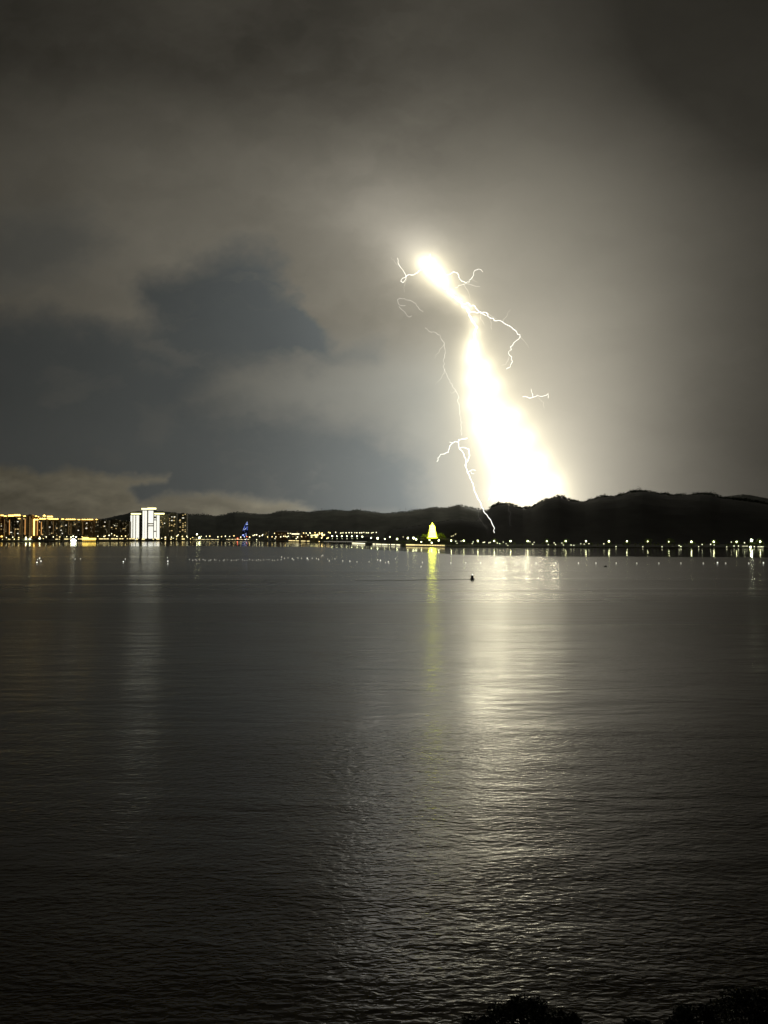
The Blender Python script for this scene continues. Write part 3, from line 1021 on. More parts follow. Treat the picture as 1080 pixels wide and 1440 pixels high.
def tower_block(px0, px1, py_top, label, wall='wall_dark', Y=None, crown='crown_light', crowns=None, strips=(), wins=(), bays=3, depth=16, dim=True, crown_h=3.2, roof=True):
    """An apartment block: bays and recesses in the facade, lit cornice pieces, lit light strips, each lit window a part."""
    Y = Y or shore_y((px0 + px1) / 2) + random.uniform(48, 75)
    root, w, h = building_frame('apartment_block', px0, px1, py_top, Y, label)
    pm = w / (px1 - px0)                       # metres per photo pixel here

    def X(px):
        return (px - px0) * pm - w / 2
    body = MB().box(-w / 2, w / 2, 0.6, depth, -1, h)
    # projecting bays with floor bands
    bw = w / bays
    nfl = max(6, int(h / 3.1))
    for i in range(bays):
        x0 = -w / 2 + i * bw + bw * 0.12
        x1 = -w / 2 + (i + 1) * bw - bw * 0.12
        body.box(x0, x1, -0.5, 0.596, -1, h - 0.8)
        for f in range(1, nfl):
            z = f * h / nfl
            if z < h - 2:
                body.box(x0 - 0.15, x1 + 0.15, -0.9, -0.504, z - 0.35, z)
    body.build('wall', M[wall], root)
    if roof:
        rf = MB().box(-w / 2 - 0.3, w / 2 + 0.3, 0.2, depth + 0.3, h + 0.004, h + 0.7)
        rf.box(-w * 0.22, w * 0.12, 4, depth - 4, h + 0.704, h + 3.4)
        rf.build('roof', M['concrete'], root)
    for c in (crowns if crowns is not None else [(px0 + 0.4, px1 - 0.4, 0)]):
        x0, x1, dy = c[:3]
        hh = c[3] if len(c) > 3 else crown_h
        z1 = h + 0.7 + dy * pm
        cr = MB().box(X(x0), X(x1), -1.3, -0.1, z1 - hh * 0.62, z1)
        n = max(1, int((x1 - x0) / 2.4))
        for k in range(n):                     # little lit arches stand on the cornice
            u = X(x0) + (X(x1) - X(x0)) * (k + 0.5) / n
            cr.box(u - 1.4, u + 1.4, -1.25, -0.15, z1 + 0.004, z1 + hh * 0.38)
        cr.build('crown_light', M[crown], root)
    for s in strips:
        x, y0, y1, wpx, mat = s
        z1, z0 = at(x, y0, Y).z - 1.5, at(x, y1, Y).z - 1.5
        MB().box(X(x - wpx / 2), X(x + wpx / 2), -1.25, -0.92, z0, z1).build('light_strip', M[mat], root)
    for q in wins:
        x, y = q[0], q[1]
        mat = q[2] if len(q) > 2 else 'win_white'
        ww = (q[3] if len(q) > 3 else 1.0) * pm
        z = at(x, y, Y).z - 1.5
        fl = round(z / (h / nfl)) * h / nfl
        MB().box(X(x) - ww * 0.62, X(x) + ww * 0.62, -1.12, -0.93, fl + 0.3, fl + 2.6).build('window', M[mat], root)
    if dim:                                     # dimly lit stair windows, a few per block
        rng = random.Random(int(px0 * 10))
        for _ in range(int((px1 - px0) * 1.3)):
            x = rng.uniform(px0 + 0.6, px1 - 0.6)
            z = rng.randint(2, nfl - 2) * h / nfl
            MB().box(X(x) - 0.8, X(x) + 0.8, -1.1, -0.935, z + 0.5, z + 2.3).build('window', M['win_dim'], root)
    return root


tower_block(-34, -20, 726, 'outermost apartment block at the edge of the gold crowned row', 'wall_brown', wins=[(-30, 738), (-25, 745)])
tower_block(-18, -1, 725, 'gold crowned apartment block next to the outermost block of the row', 'wall_brown', wins=[(-12, 740), (-6, 735)])
tower_block(0, 9.6, 725.4, 'narrow brown block with a gold crown and a lit podium strip', 'wall_brown', crowns=[(0.1, 5.2, 0.6), (5.6, 9.2, -0.4)],
            strips=[(6.4, 730, 755, 1.0, 'strip_dim'), (2, 753.6, 755.2, 4, 'strip_yellow')], wins=[(1.8, 737, 'win_warm'), (1.8, 740.5), (1.6, 745, 'win_warm'), (8.4, 748, 'win_dim')], bays=2)  # dim strip is a plain grey pilaster given a glow
tower_block(11, 28.8, 725.2, 'broad gold crowned block with one orange light line and pale lit balconies', 'wall_dark', crowns=[(11.2, 19, 0.2, 5), (19.4, 28.6, 0.8, 5.4), (25.2, 28.6, -4.2, 2.2)],
            strips=[(13.4, 731, 752, 0.9, 'strip_orange'), (21, 744, 755, 1.0, 'strip_dim'), (29 - 0.6, 735, 753, 0.7, 'strip_dim')],
            wins=[(25, 734, 'win_white', 1.6), (15.6, 749.2, 'win_white', 2.4), (25.3, 751.2, 'win_white', 1.6), (22, 744.6, 'win_warm', 1.4), (25.4, 744.8, 'win_warm', 2), (11.4, 734.6, 'win_dim', 1.4)], bays=3)
tower_block(30, 36.2, 725.8, 'slim block with two gold roof lights and an orange corner line', 'wall_dark', crowns=[(30.2, 36, 0)],
            strips=[(35.4, 729.4, 752, 1.0, 'strip_orange')], wins=[(33.5, 730.2, 'win_warm', 1.6), (31, 747, 'win_dim')], bays=2)
tower_block(36.6, 45.2, 724.6, 'dark brown block without a crown, washed orange along its corner', 'wall_brown', crowns=[],
            strips=[(42, 726, 753, 1.5, 'strip_dim'), (44.2, 729, 752, 0.8, 'strip_dim')], wins=[(37.6, 735.5, 'win_warm'), (37.4, 741, 'win_warm', 1.2), (37.7, 744.5, 'win_warm', 1.2), (37.6, 748.5, 'win_warm', 1.2)], bays=2)  # broad dim strip: light on a brown column put in as glow
tower_block(45.6, 54.6, 727, 'block with the brightest broad gold column down its front', 'wall_brown', crowns=[(45.8, 46.7, 2, 2.6), (49.2, 52, 1.2, 2.6), (53.4, 54.5, 0.2, 2.6), (47.2, 54, -3.6, 4)],
            strips=[(48, 730, 753, 1.9, 'strip_yellow'), (52.6, 731, 753, 1.1, 'strip_orange')], wins=[], bays=2, dim=False)
tower_block(55.2, 64.6, 730, 'gold crowned block with a thin warm line at its corner', 'wall_dark', crowns=[(55.2, 64.2, 0.6, 4), (60.4, 64, 5.0, 5)],
            strips=[(58.3, 734, 752, 0.8, 'strip_orange')], wins=[(55.6, 734.6, 'win_white', 0.9), (55.6, 747, 'win_warm'), (59.6, 744, 'win_warm', 1.4), (60, 751.6, 'win_warm', 1.4)], bays=2)
tower_block(65, 82.2, 730.2, 'widest gold crowned block with a stepped lit roof', 'wall_dark', crowns=[(65.2, 82, 0.4, 3.4), (66, 74, 3.8, 4.4)],
            strips=[(75.2, 733, 751, 0.7, 'strip_dim')], wins=[(70, 742, 'win_white', 1.5), (80, 744, 'win_warm', 1.8), (80.2, 753, 'win_warm'), (73, 751, 'win_warm'), (67, 751.4, 'win_dim'), (70, 751.4, 'win_dim')], bays=4)
tower_block(82.8, 91.4, 730.4, 'dark block with one short gold roof light beside the stepped roof', 'wall_grey', crowns=[(86, 90, 0.4, 2.8)],
            wins=[(86.6, 741, 'win_warm', 1.6), (86, 747, 'win_white', 1.2), (87.8, 750), (85.2, 742, 'win_dim')], bays=2)
tower_block(91.8, 106.2, 730.6, 'block with an unbroken gold roof line above the white ferry', 'wall_dark', crowns=[(92, 106, 0.2, 2.8)],
            strips=[(96.6, 733, 752, 0.6, 'strip_dim'), (100, 735, 752, 0.6, 'strip_dim')], wins=[(92.8, 739, 'win_white', 1.3), (105.4, 737.6, 'win_warm', 1.4)], bays=3)
tower_block(106.6, 113.4, 730.8, 'narrow block with a short gold roof line beside the gold ferry', 'wall_dark', crowns=[(107.2, 112.6, 0, 2.4)],
            strips=[(109, 734, 752, 0.6, 'strip_dim')], wins=[(110.2, 746.6, 'win_white', 1.6)], bays=2)
tower_block(113.8, 131.2, 730.6, 'block with a gold roof line right behind the gold ferry', 'wall_brown', crowns=[(114.2, 121, 0, 2.4), (121.8, 130.8, 0, 2.8)],
            strips=[(116.4, 733, 752, 0.7, 'strip_dim')], wins=[(122, 735.8, 'win_white', 1.3), (121.6, 743.6, 'win_white', 2), (127.5, 742, 'win_dim')], bays=4)
tower_block(131.6, 140.6, 730.6, 'block with one small gold roof light at the end of the crowned row', 'wall_dark', crowns=[(134.4, 137, 0, 2.4)],
            strips=[(131.6 + 0.9, 735, 751, 0.6, 'strip_dim')], wins=[(132.6, 747, 'win_white', 1.2), (135.6, 735, 'win_warm'), (137.4, 739, 'win_dim', 1.8)], bays=2)
tower_block(141.4, 152.4, 732, 'unlit dark block with a few windows behind the city quay', 'wall_dark', crowns=[], wins=[(147.6, 735.5), (145.8, 740, 'win_warm'), (147.2, 740.4, 'win_white', 1.0)], bays=3)
tower_block(153, 167.4, 731.4, 'wide unlit dark block below the hill slope', 'wall_dark', crowns=[], wins=[(157, 742.8, 'win_warm', 1.3), (161.4, 739), (163.4, 743.4, 'win_warm'), (164, 740, 'win_dim')],
            strips=[(152.9 + 0.9, 735, 752, 0.5, 'strip_dim')], bays=4)
tower_block(168, 182, 733.4, 'lowest unlit dark block next to the white towers', 'wall_dark', crowns=[], wins=[(173.4, 743.6, 'win_warm'), (175.6, 743.6, 'win_warm'), (176.2, 747.4, 'win_dim')], bays=4)
tower_block(223.6, 236, 723.4, 'dark block with scattered dim windows right beside the white towers', 'wall_grey', crowns=[], dim=False,
            wins=[(227.8, 727, 'win_dim'), (231.2, 729.4, 'win_dim'), (226.4, 732.6, 'win_warm'), (227.6, 735, 'win_warm'), (231.4, 736.4, 'win_white', 1.2), (225.8, 741.6, 'win_warm'), (229.4, 741.2, 'win_dim'), (228.8, 737.6, 'win_warm')], bays=3)
tower_block(236.6, 247.8, 722.2, 'dark block with many lit rooms in two columns east of the white towers', 'wall_grey', crowns=[], dim=False,
            wins=[(237.4, 724.2, 'win_dim', 2), (237.6, 729.6, 'win_warm', 2.2), (237, 733, 'win_warm', 2.8), (237, 737, 'win_warm', 3), (237.2, 739, 'win_warm', 3), (237, 741, 'win_warm', 2.6), (237.6, 748.4, 'win_dim', 2.4),
                  (241.6, 727), (245.4, 727, 'win_white', 1.8), (245, 729, 'win_warm'), (241.6, 733, 'win_white', 1.6), (244.6, 733.2, 'win_warm', 1.4), (245.6, 738, 'win_warm', 1.4), (241.4, 739, 'win_warm', 1.5), (244.4, 740, 'win_warm'), (241.6, 747, 'win_warm', 1.5), (239, 746.8, 'win_dim')], bays=3)
tower_block(251, 262.4, 722.6, 'dark end block with windows lit in tall columns east of the white towers', 'wall_grey', crowns=[], dim=False,
            wins=[(257.2, 725, 'win_warm'), (260.4, 724.4, 'win_warm'), (257.4, 729.6, 'win_white', 2.2), (253.2, 731.4, 'win_warm'), (253, 733.2, 'win_warm', 1.8), (253.4, 736, 'win_dim', 1.6), (253.4, 742, 'win_warm', 1.4), (257.4, 737, 'win_warm'),
                  (257.4, 739.4, 'win_warm', 1.4), (257.4, 741.6, 'win_warm', 1.4), (257, 745.2, 'win_warm', 1.6), (257, 747, 'win_dim', 1.4), (260.6, 735.6, 'win_warm'), (260.6, 739, 'win_warm'), (260.6, 741, 'win_dim'), (260.5, 745, 'win_warm'), (260.6, 748, 'win_warm', 1.2), (253.2, 748.4, 'win_warm')], bays=3)


def white_tower(px0, px1, py_top, lobes, slits, label, cap, Y, dark=()):
    """A floodlit white tower: rounded lobes of balcony floors, dark slit windows, a lit roof slab that overhangs."""
    root, w, h = building_frame('white_tower', px0, px1, py_top, Y, label)
    pm = w / (px1 - px0)

    def X(px):
        return (px - px0) * pm - w / 2
    nfl = int(h / 3.4)
    MB().box(-w / 2 + 0.6, w / 2 - 0.6, 3.2, 10, -1, h).build('wall', M['wall_dark'], root)
    for a, b in lobes:                        # a bowed front for each lobe, floodlight put in as its own glow
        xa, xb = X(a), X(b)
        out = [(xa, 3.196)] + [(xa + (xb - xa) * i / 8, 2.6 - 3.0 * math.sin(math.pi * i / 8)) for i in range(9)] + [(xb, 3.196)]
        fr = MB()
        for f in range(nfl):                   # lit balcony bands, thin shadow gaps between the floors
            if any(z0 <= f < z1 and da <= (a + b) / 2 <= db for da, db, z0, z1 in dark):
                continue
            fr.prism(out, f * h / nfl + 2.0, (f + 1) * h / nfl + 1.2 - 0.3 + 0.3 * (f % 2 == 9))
        fr.build('lit_facade', M['facade_glow'], root)
    for x, wd in slits:
        for f in range(1, nfl):
            z = f * h / nfl + 2
            MB().box(X(x) - wd / 2, X(x) + wd / 2, -0.72, -0.40, z + 0.5, z + 2.1).build('window', M['glass_dark'], root)
    for a, b, dy, th in cap:
        z = h + dy * pm
        MB().box(X(a), X(b), -2.0, 8, z - th, z).build('roof_slab', M['crown_pale'], root)
    return root


WY = shore_y(205) + 60
white_tower(183, 195.2, 725.2, [(183, 186.2), (187, 190.2), (191, 195)], [(186.6, 2.3), (190.6, 2.3)], 'floodlit white tower standing apart with two dark window columns', [(184.2, 197, 3.6, 4.2)], WY)
white_tower(199.8, 215, 718.6, [(199.9, 206.3), (208, 215)], [(207.1, 2.8), (203.2, 1.0)], 'tallest floodlit white tower with twin rounded fronts and two roof slabs', [(199, 206, 4.0, 4.8), (207.2, 218.4, 4.6, 5.6)], WY,
            dark=[(208, 216, 13, 14), (208, 216, 15, 16)])
white_tower(216, 224, 725.2, [(216.1, 219.3), (220, 223.8)], [(219.7, 1.2)], 'shortest floodlit white tower with gaps in its lit front', [(217, 230, 3.8, 4.4)], WY,
            dark=[(215, 219.5, 21, 23), (215, 219.5, 19, 20), (215, 219.5, 8, 9)])


def blue_tower():
    Y = 2560.0
    root = empty('led_tower', (at(344.4, 750, Y).x, Y, 1.5))
    tag(root, 'slender tapering tower sparkling with blue lights beside the shore', 'tower')
    h = at(346, 733, Y).z - 1.5
    pm = Y / F
    prof = [(0, -4.0, 4.0), (0.25, -4.4, 4.2), (0.5, -3.6, 4.4), (0.72, -1.6, 4.4), (0.88, 0.8, 4.2), (1.0, 3.0, 3.8)]   # sail shape, in photo pixels
    v, f = [], []
    for t, a, b in prof:
        v += [(a * pm, 0, t * h), (b * pm, 0, t * h), (b * pm, 9, t * h), (a * pm, 9, t * h)]
    for i in range(len(prof) - 1):
        for k in range(4):
            k2 = (k + 1) % 4
            f.append((i * 4 + k, i * 4 + k2, i * 4 + 4 + k2, i * 4 + 4 + k))
    f += [(3, 2, 1, 0), tuple(len(prof) * 4 - 4 + k for k in range(4))]
    MB().add(v, f).build('wall', surf('tower_glass', (0.03, 0.04, 0.09), 0.2), root)
    MB().lathe([(0.5, h), (0.3, h + 6), (0.08, h + 14)], 6, 3.4 * pm, 4).build('mast', M['pole'], root)
    rng = random.Random(3)
    for i in range(40):
        t = rng.random() ** 1.1
        a = np.interp(t, [q[0] for q in prof], [q[1] for q in prof])
        b = np.interp(t, [q[0] for q in prof], [q[2] for q in prof])
        x = rng.uniform(a + 0.6, b - 0.6) * pm
        s = rng.uniform(0.4, 0.85)
        mat = 'led_pale' if rng.random() < 0.4 else 'led_blue'
        MB().box(x - s, x + s, -0.4, -0.01, t * h * 0.98, t * h * 0.98 + s * 2.2).build('led_panel', M[mat], root)


blue_tower()


def low_building(px0, px1, py_top, label, wall='wall_grey', back=90, bands=(), wins=(), pitched=False, band_mat='quay_pale'):
    Y = shore_y((px0 + px1) / 2) + back
    root, w, h = building_frame('low_building', px0, px1, py_top, Y, label)
    pm = w / (px1 - px0)
    MB().box(-w / 2, w / 2, 0, 14, -1, h).build('wall', M[wall], root)
    rf = MB()
    if pitched:
        rf.add([(-w / 2 - 0.5, -0.8, h + 0.004), (w / 2 + 0.5, -0.8, h + 0.004), (w / 2 + 0.5, 14.8, h + 0.004), (-w / 2 - 0.5, 14.8, h + 0.004), (-w / 2 + 2, 7, h + 4), (w / 2 - 2, 7, h + 4)],
               [(0, 1, 5, 4), (2, 3, 4, 5), (1, 2, 5), (3, 0, 4), (3, 2, 1, 0)])
    else:
        rf.box(-w / 2 - 0.4, w / 2 + 0.4, -0.6, 14.5, h + 0.004, h + 0.8)
    rf.build('roof', M['concrete'], root)
    for x0, x1, y0, y1 in bands:
        MB().box((x0 - px0) * pm - w / 2, (x1 - px0) * pm - w / 2, -0.4, -0.01, at(px0, y1, Y).z - 1.5, at(px0, y0, Y).z - 1.5).build('lit_band', M[band_mat], root)
    for x, y in wins:
        z = at(px0, y, Y).z - 1.5
        MB().box((x - px0) * pm - w / 2 - 0.9, (x - px0) * pm - w / 2 + 0.9, -0.3, -0.01, z, z + 1.6).build('window', M['win_warm'], root)


low_building(371.5, 377, 747, 'small pale block with a stepped top east of the blue tower', back=120, wins=[(373, 752), (375, 750)])
low_building(388, 404, 748, 'long dim hall west of the flat lit roof', 'wall_brown', back=130, wins=[(392, 752), (396, 751), (401, 752)], pitched=True)
low_building(409.4, 422.4, 750, 'building with one flat brightly lit roof band', 'wall_grey', back=60, bands=[(410, 421, 750.2, 751.6)], wins=[(412, 755), (416, 754), (419, 757)])
low_building(422.8, 434, 752, 'low dim house beside the lit roof band', 'wall_brown', back=70, wins=[(425, 756), (430, 755)], pitched=True)
low_building(435.6, 448.4, 750.4, 'low building with a broken warm window band near the amber lamps', 'wall_grey', back=60, bands=[(437, 440.4, 752.3, 753.4), (441, 447.6, 752, 753.2), (437, 439.6, 754.8, 755.6), (443, 446.4, 754.6, 755.6)], band_mat='crown_pale')
low_building(477, 487.6, 746.6, 'dim hall standing over the upper row of road lamps', 'wall_grey', back=470, wins=[])
low_building(415.5, 424, 747.4, 'dim stepped block behind the flat lit roof', 'wall_grey', back=200, wins=[(418, 749)])
low_building(270.5, 276, 756.4, 'kiosk beside the shore lamps east of the white towers', 'wall_grey', back=12, wins=[(272, 759), (274, 759)])


def pagoda():
    Y = PAGODA_Y
    pm = Y / F
    base = at(608, 757, Y)
    root = empty('pagoda', (base.x, Y, base.z))
    tag(root, 'glowing gold green tiered pagoda on a knoll above the lit quay', 'pagoda')

    def z(py):
        return (757 - py) * pm
    MB().prism([(8.2 * pm * math.cos(a), 8.2 * pm * math.sin(a)) for a in np.linspace(0, 2 * math.pi, 9)[:-1] + math.pi / 8], -2.5, z(755.6)).build('plinth', M['pagoda_edge'], root)
    tiers = [(755.4, 753.6, 6.0, 7.9), (753.2, 751.8, 5.4, 7.2), (751.4, 750.2, 4.9, 6.4), (749.8, 748.6, 5.0, 5.8), (748.2, 746.6, 4.6, 5.2), (746.2, 744.4, 4.3, 4.7), (744.0, 742.2, 4.0, 4.4), (741.8, 739.8, 3.6, 4.1)]
    for y0, y1, rb, rr in tiers:
        wall = MB().prism([(rb * pm * math.cos(a), rb * pm * math.sin(a)) for a in np.linspace(0, 2 * math.pi, 9)[:-1] + math.pi / 8], z(y0) - 0.6, z(y1))
        w_ = wall.build('tier', M['pagoda_gold'], root)
        eave = MB().lathe([(rr * pm, z(y1) + 0.004), (rr * pm * 1.06, z(y1) + 0.22), (rr * pm * 0.86, z(y1) + 0.5), (rb * pm * 0.7, z(y1) + 0.75)], 8)
        eave.build('eave', M['pagoda_edge'], w_)
    MB().lathe([(3.6 * pm, z(739.4)), (2.6 * pm, z(738.7)), (1.0 * pm, z(738.2)), (0.6 * pm, z(737.2)), (0.75 * pm, z(736.6)), (0.2 * pm, z(735.8)), (0.08, z(734.6))], 8).build('spire', M['pagoda_gold'], root)


pagoda()


# ================================================================== BOATS, BUOYS, FLOATS
def white_ferry():
    p = on_water(105, 762.4)
    root = empty('ferry', (p.x, p.y - 8, 0))
    tag(root, 'small ferry blazing with white light before the crowned blocks', 'boat')
    pm = p.y / F
    MB().prism([(-4.0 * pm, -2), (3.4 * pm, -2), (4.4 * pm, 1), (3.4 * pm, 4), (-4.0 * pm, 4)], -0.6, 2.4, 1.06).build('hull', M['white_paint'], root)
    MB().box(-3.4 * pm, 3.0 * pm, -1.5, 3.5, 2.5, 6.5).build('lit_deck', M['boat_white'], root)
    MB().box(-2.2 * pm, 1.6 * pm, -1, 3, 6.504, 9.5).build('upper_deck', M['boat_white'], root)
    MB().box(-3.6 * pm, 3.2 * pm, -1.7, 3.7, 9.504, 9.9).build('roof', M['white_paint'], root)
    for u, h_ in ((-3.8, 14), (-0.6, 17), (3.4, 15)):
        mm = MB().lathe([(0.14, 2.4), (0.1, h_)], 6, u * pm, 1).build('mast', M['pole'], root)
        MB().ball((u * pm, 1, h_), 1.3, 8, 6).build('mast_lamp', M['lamp_white'], mm)


white_ferry()


def gold_ferry():
    p = on_water(127, 762.2)
    root = empty('ferry', (p.x, p.y - 8, 0))
    tag(root, 'long ferry outlined in solid gold light moored at the city quay', 'boat')
    pm = p.y / F
    MB().prism([(-9.4 * pm, -3), (8.6 * pm, -3), (9.8 * pm, 1), (8.6 * pm, 5), (-9.4 * pm, 5)], -0.6, 2.2, 1.03).build('hull', M['hull'], root)
    MB().box(-8.6 * pm, 8.4 * pm, -1.5, 4, 2.204, 6.4).build('cabin', M['wall_brown'], root)
    MB().box(-9.0 * pm, 8.6 * pm, -2.6, 4.6, 7.2, 11.6).build('lit_deck', M['boat_gold'], root)
    MB().box(-8.6 * pm, -2.0 * pm, -2.0, 4.0, 11.604, 14.2).build('lit_roof', M['boat_gold'], root)
    MB().box(-6.6 * pm, -4 * pm, -1.4, 3.4, 14.204, 15.6).build('roof', M['gold_roof'], root)
    for k in range(7):
        u = (-8.6 + k * 2.84) * pm
        MB().box(u - 0.25, u + 0.25, -2.4, -1.9, 2.204, 7.19).build('column', M['boat_gold'], root)


gold_ferry()


def motor_boat():
    p = on_water(664, 815.3)
    root = empty('motor_boat', (p.x, p.y, 0), 0.12)
    root.scale = (0.95, 0.95, 1.3)
    tag(root, 'tiny dark motor boat with a pale light alone on the open bay', 'boat')
    MB().prism([(-0.95, -1.9), (0.95, -1.9), (1.05, 0.6), (0.0, 2.6), (-1.05, 0.6)], -0.35, 0.75, 1.12).build('hull', M['hull'], root)
    cb = MB().box(-0.72, 0.72, -1.0, 0.8, 0.754, 2.0)
    cb.prism([(-0.85, -1.2), (0.85, -1.2), (0.85, 0.95), (-0.85, 0.95)], 2.004, 2.14).build('cabin', M['hull'], root)
    MB().box(-0.6, 0.6, -1.03, -1.004, 1.15, 1.8).build('window', M['glass_dark'], root)
    m_ = MB().lathe([(0.06, 2.14), (0.04, 4.4)], 6).build('mast', M['hull'], root)
    MB().ball((0, -0.9, 2.45), 0.42, 8, 6).build('mast_lamp', M['float_glow'], m_)
    a, b = on_water(662, 815.0), on_water(500, 816.8)
    pts = [a.lerp(b, i / 40) + Vector((0, 2.2 * math.sin(i * 0.5), 0.05)) for i in range(41)]
    bm = MB().tube(pts, [0.15 * (1 - 0.5 * i / 40) for i in range(41)], 6).build('floating_boom', M['hull'])
    tag(bm, 'thin dark floating line trailing across the bay behind the motor boat', 'floating line')


motor_boat()


def buoy_proto(r, lit):
    root = empty('buoy', (0, 0, 0))
    MB().lathe([(r * 0.35, -r * 0.6), (r * 0.9, -r * 0.25), (r, 0.1 * r), (r * 0.8, 0.55 * r), (r * 0.3, 0.85 * r)], 10).build('float', M['white_paint'], root, True)
    MB().lathe([(r * 0.12, 0.85 * r), (r * 0.1, 1.5 * r)], 6).build('post', M['pole'], root)
    MB().ball((0, 0, 1.75 * r), r * (0.62 if lit else 0.60), 8, 6).build('marker_glow', M['float_lit' if lit else 'float_glow'], root)  # pale floats carry no lamp: glow added so they show
    return root


dim_buoy, lit_buoy = buoy_proto(0.62, False), buoy_proto(0.75, True)
used = {'dim': False, 'lit': False}


def buoy(px, py, label, group, lit=False, s=1.0):
    src = lit_buoy if lit else dim_buoy
    k = 'lit' if lit else 'dim'
    o = copy_tree(src) if used[k] else src
    used[k] = True
    p = on_water(px, py)
    o.location = (p.x, p.y, 0)
    o.scale = (s, s, s)
    o.rotation_euler.z = random.uniform(0, 6)
    tag(o, label, 'buoy', group)


GB = 'row of marker buoys off the dark bank'
for x in (634, 655, 676, 698, 727, 754, 781.5, 813.5, 838, 866.5, 895.5, 926.5, 957.5, 989, 1020.5, 1053):
    buoy(x, 793.2 + 0.0008 * (x - 850), 'pale marker buoy in the evenly spaced row off the dark bank', GB, s=1.0)
buoy(1009, 793, 'bright lit buoy between two lamp streaks off the dark bank', None, lit=True)
buoy(1073.6, 793.2, 'bright lit buoy last in the row by the edge of the bay', None, lit=True)
b0 = MB().lathe([(0.3, -0.5), (1.2, -0.2), (1.35, 0.2), (0.9, 0.8), (0.3, 1.0)], 10).build('mooring_buoy', M['hull'])
b0.location = on_water(851.5, 797)
tag(b0, 'lone black mooring buoy below the row of pale buoys', 'buoy')
GF = 'white floats scattered in front of the bridge'
rng = random.Random(77)
for x, y in [(396, 784.5), (400, 786), (405, 785.4), (411, 786.6), (413, 788), (419, 785.6), (424, 786), (432, 786.4), (433.5, 788), (439, 786), (445, 786.2), (448, 787.6), (452, 782.6),
             (454, 782), (461, 787), (463, 789.8), (471, 786.8), (482, 790), (492, 790.4), (502, 791.2), (519, 791), (531, 788.6), (535, 789.4), (542, 792), (546, 791.4), (547, 793),
             (556, 786.6), (594, 792), (592, 798)]:
    buoy(x, y, 'white float in the scattered patch in front of the low bridge', GF, s=rng.uniform(0.7, 1.1), lit=(x in (432, 492, 535, 546)))
GH = 'faint floats off the city shore'
for i in range(34):
    x = 266 + i * 3.9 + rng.uniform(-1.2, 1.2)
    buoy(x, 788.2 + rng.uniform(-0.7, 0.7), 'faint float in the long line off the shore near the blue tower', GH, s=rng.uniform(0.5, 0.75))
GK = 'bright floats off the gold crowned blocks'
for x, y, lt in [(52, 792.6, True), (55.8, 786.4, True), (57.6, 790.8, True), (53, 788, False), (105.6, 787.4, False), (113, 787.2, False), (173.4, 791.6, True), (176, 787.4, False),
                 (235.4, 785.4, False), (236, 790.8, True), (236, 794.6, False)]:
    buoy(x, y, 'bright float off the city shore, in loose groups of a few', GK, lit=lt, s=0.95)


# ================================================================== TREES
def bank_tree(seed, h, spread):
    """A park tree: tapered trunk with limbs, crown of leaf clumps with gaps."""
    rng = random.Random(seed)
    root = empty('park_tree')
    tr = MB()
    tr.tube([(0, 0, -0.3), (0.1, 0, h * 0.25), (-0.05, 0.1, h * 0.5), (0.1, 0, h * 0.82)], [0.24, 0.18, 0.13, 0.04], 7)
    cr = MB()
    n = 13
    for i in range(n):
        a = i * 2.4 + rng.uniform(-0.4, 0.4)
        zz = h * rng.uniform(0.42, 0.98)
        rr = spread * (1.0 - 0.55 * abs(zz / h - 0.62) / 0.4) * rng.uniform(0.35, 1.0)
        c = (rr * math.cos(a), rr * math.sin(a), zz)
        tr.tube([(0, 0, h * 0.3 + 0.25 * (zz - h * 0.3)), (c[0] * 0.5, c[1] * 0.5, zz - h * 0.1), c], [0.09, 0.06, 0.02], 5)
        cr.leaves(c, spread * rng.uniform(0.26, 0.46), 34, 0.34, rng)
    tr.build('trunk', M['bark'], root)
    cr.build('crown', M['leaf'], root)
    return root


protos = [bank_tree(1, 7.5, 3.2), bank_tree(2, 9.0, 3.6), bank_tree(3, 6.2, 3.4), bank_tree(4, 8.2, 2.8)]
tree_used = [False] * 4


def plant(px, Y, label, group, s=1.0, base=1.4):
    k = rng.randrange(4)
    o = copy_tree(protos[k]) if tree_used[k] else protos[k]
    tree_used[k] = True
    d = (px - 540) / F
    o.location = (d * Y, Y, base)
    o.rotation_euler.z = rng.uniform(0, 6.28)
    o.scale = (s * rng.uniform(0.9, 1.2), s * rng.uniform(0.9, 1.2), s)
    tag(o, label, 'tree', group)


GT = 'park trees along the dark bank'
x = 627.0
while x < 1100:
    plant(x, shore_y(x) + rng.uniform(13, 24), 'small green lit park tree among the promenade lamps on the dark bank', GT, rng.uniform(0.75, 1.15))
    x += rng.uniform(4.2, 10.5)
for x in (652.8, 673, 695.8, 742.4, 770, 768, 796.5, 794.4, 857, 881, 883.2, 912.4, 909.6, 940, 942, 972.8, 1003, 1005.4, 1034.4, 1037.6, 1055, 1058.6, 1068, 1070.6):
    plant(x, shore_y(x) + rng.uniform(15.0, 17.0), 'tree lit yellow green right under a promenade lamp on the dark bank', 'lamp lit trees on the dark bank', rng.uniform(1.55, 1.95))
GU = 'trees along the lit quay'
for x in (517, 524, 534, 545, 551, 555, 562, 567, 577, 579.5, 588, 595, 599, 603, 611, 615, 620, 624):
    plant(x, shore_y(x) + rng.uniform(14, 26), 'small dark tree behind the lit quay between the bridge and the pagoda', GU, rng.uniform(0.8, 1.2))
GV = 'trees on the pagoda knoll'  # most added behind the pagoda to catch its glow as a halo
for x, dy in ((592, -8), (596, 14), (600, 20), (604, 24), (608, 26), (612, 24), (616, 18), (621, 6), (626, 12), (630, -4), (587, 8), (598, -30), (619, -28), (594, 26), (622, 26)):
    plant(x, PAGODA_Y + dy, 'tree tinted yellow green by the pagoda glow on its knoll', GV, rng.uniform(1.3, 2.1) if dy > 0 else 0.9, base=at(608, 757, PAGODA_Y).z - 2.5 - abs(x - 608) * 0.3)
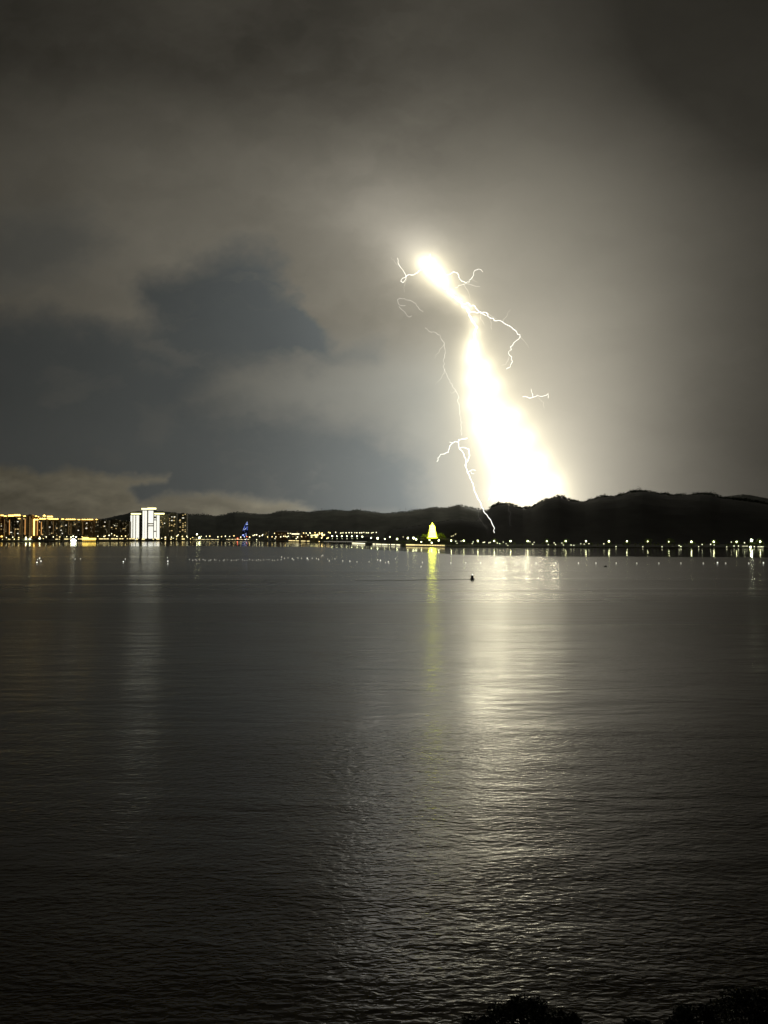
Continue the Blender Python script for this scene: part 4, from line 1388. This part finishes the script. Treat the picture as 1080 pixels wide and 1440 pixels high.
GW = 'trees along the city shore'
x = -5.0
while x < 500:
    plant(x, shore_y(x) + rng.uniform(18, 34), 'dark street tree along the city shore among the lamps', GW, rng.uniform(0.9, 1.5))
    x += rng.uniform(6, 13)


def near_bank():
    xs = np.linspace(-40, 60, 90)
    ys = np.linspace(-20, 42.5, 60)
    X, Y = np.meshgrid(xs, ys)
    edge = 41.0 + 0.02 * X + 1.2 * fbm(X / 6, Y * 0, 3, 8)
    Z = np.clip((edge - Y) * 0.22, -1.5, 5.0) + 0.25 * fbm(X / 3, Y / 3, 4, 12)
    me = grid_mesh('near_bank', np.stack([X, Y, Z], -1))
    me.materials.append(M['land'])
    structure(link('near_bank', me), 'dark bank at the foot of the picture under the trees', 'bank')


near_bank()


def near_tree(px, py_top, Y, spread, label, seed, n=16, leaves=330, base=1.0):
    """A tree close under the viewpoint, seen from above: trunk, limbs, thousands of separate leaves."""
    rg = random.Random(seed)
    top = at(px, py_top, Y)
    root = empty('broadleaf_tree', (top.x, Y, base))
    tag(root, label, 'tree')
    h = top.z - base
    tr, cr = MB(), MB()
    tr.tube([(0, 0, -0.8), (0.1, 0.05, h * 0.3), (-0.1, 0.1, h * 0.6), (0, 0, h * 0.9)], [0.2, 0.15, 0.1, 0.03], 8)
    for i in range(n):
        a = i * 2.399 + rg.uniform(-0.3, 0.3)
        q = (i + 0.5) / n
        zz = h * (0.96 - 0.42 * q * rg.uniform(0.7, 1.1))
        rr = spread * math.sqrt(q) * rg.uniform(0.75, 1.05)
        c = (rr * math.cos(a), rr * math.sin(a), zz)
        tr.tube([(0, 0, zz * 0.55), (c[0] * 0.55, c[1] * 0.55, zz * 0.85), c], [0.07, 0.045, 0.012], 6)
        cr.leaves(c, spread * rg.uniform(0.20, 0.36), leaves, 0.085, rg, 0.7)
    tr.build('trunk', M['bark'], root)
    cr.build('crown', M['leaf_dark'], root)


near_tree(742, 1409, 38.5, 2.3, 'rounded dark tree top rising alone at the lower edge of the bay', 1, 20)
near_tree(672, 1434, 39.5, 1.5, 'smallest dark tree top beside the rounded one at the lower edge', 2, 12)
near_tree(800, 1428, 39.0, 1.5, 'low dark tree top just east of the rounded one', 3, 12)
near_tree(985, 1420, 38.0, 1.9, 'dark tree top with a few paler leaves near the lower corner', 4, 16)
near_tree(1062, 1399, 37.0, 2.2, 'highest black tree top in the lower corner of the bay', 5, 18)
near_tree(900, 1436, 38.5, 1.4, 'barely showing dark tree top between the larger near trees', 6, 10)
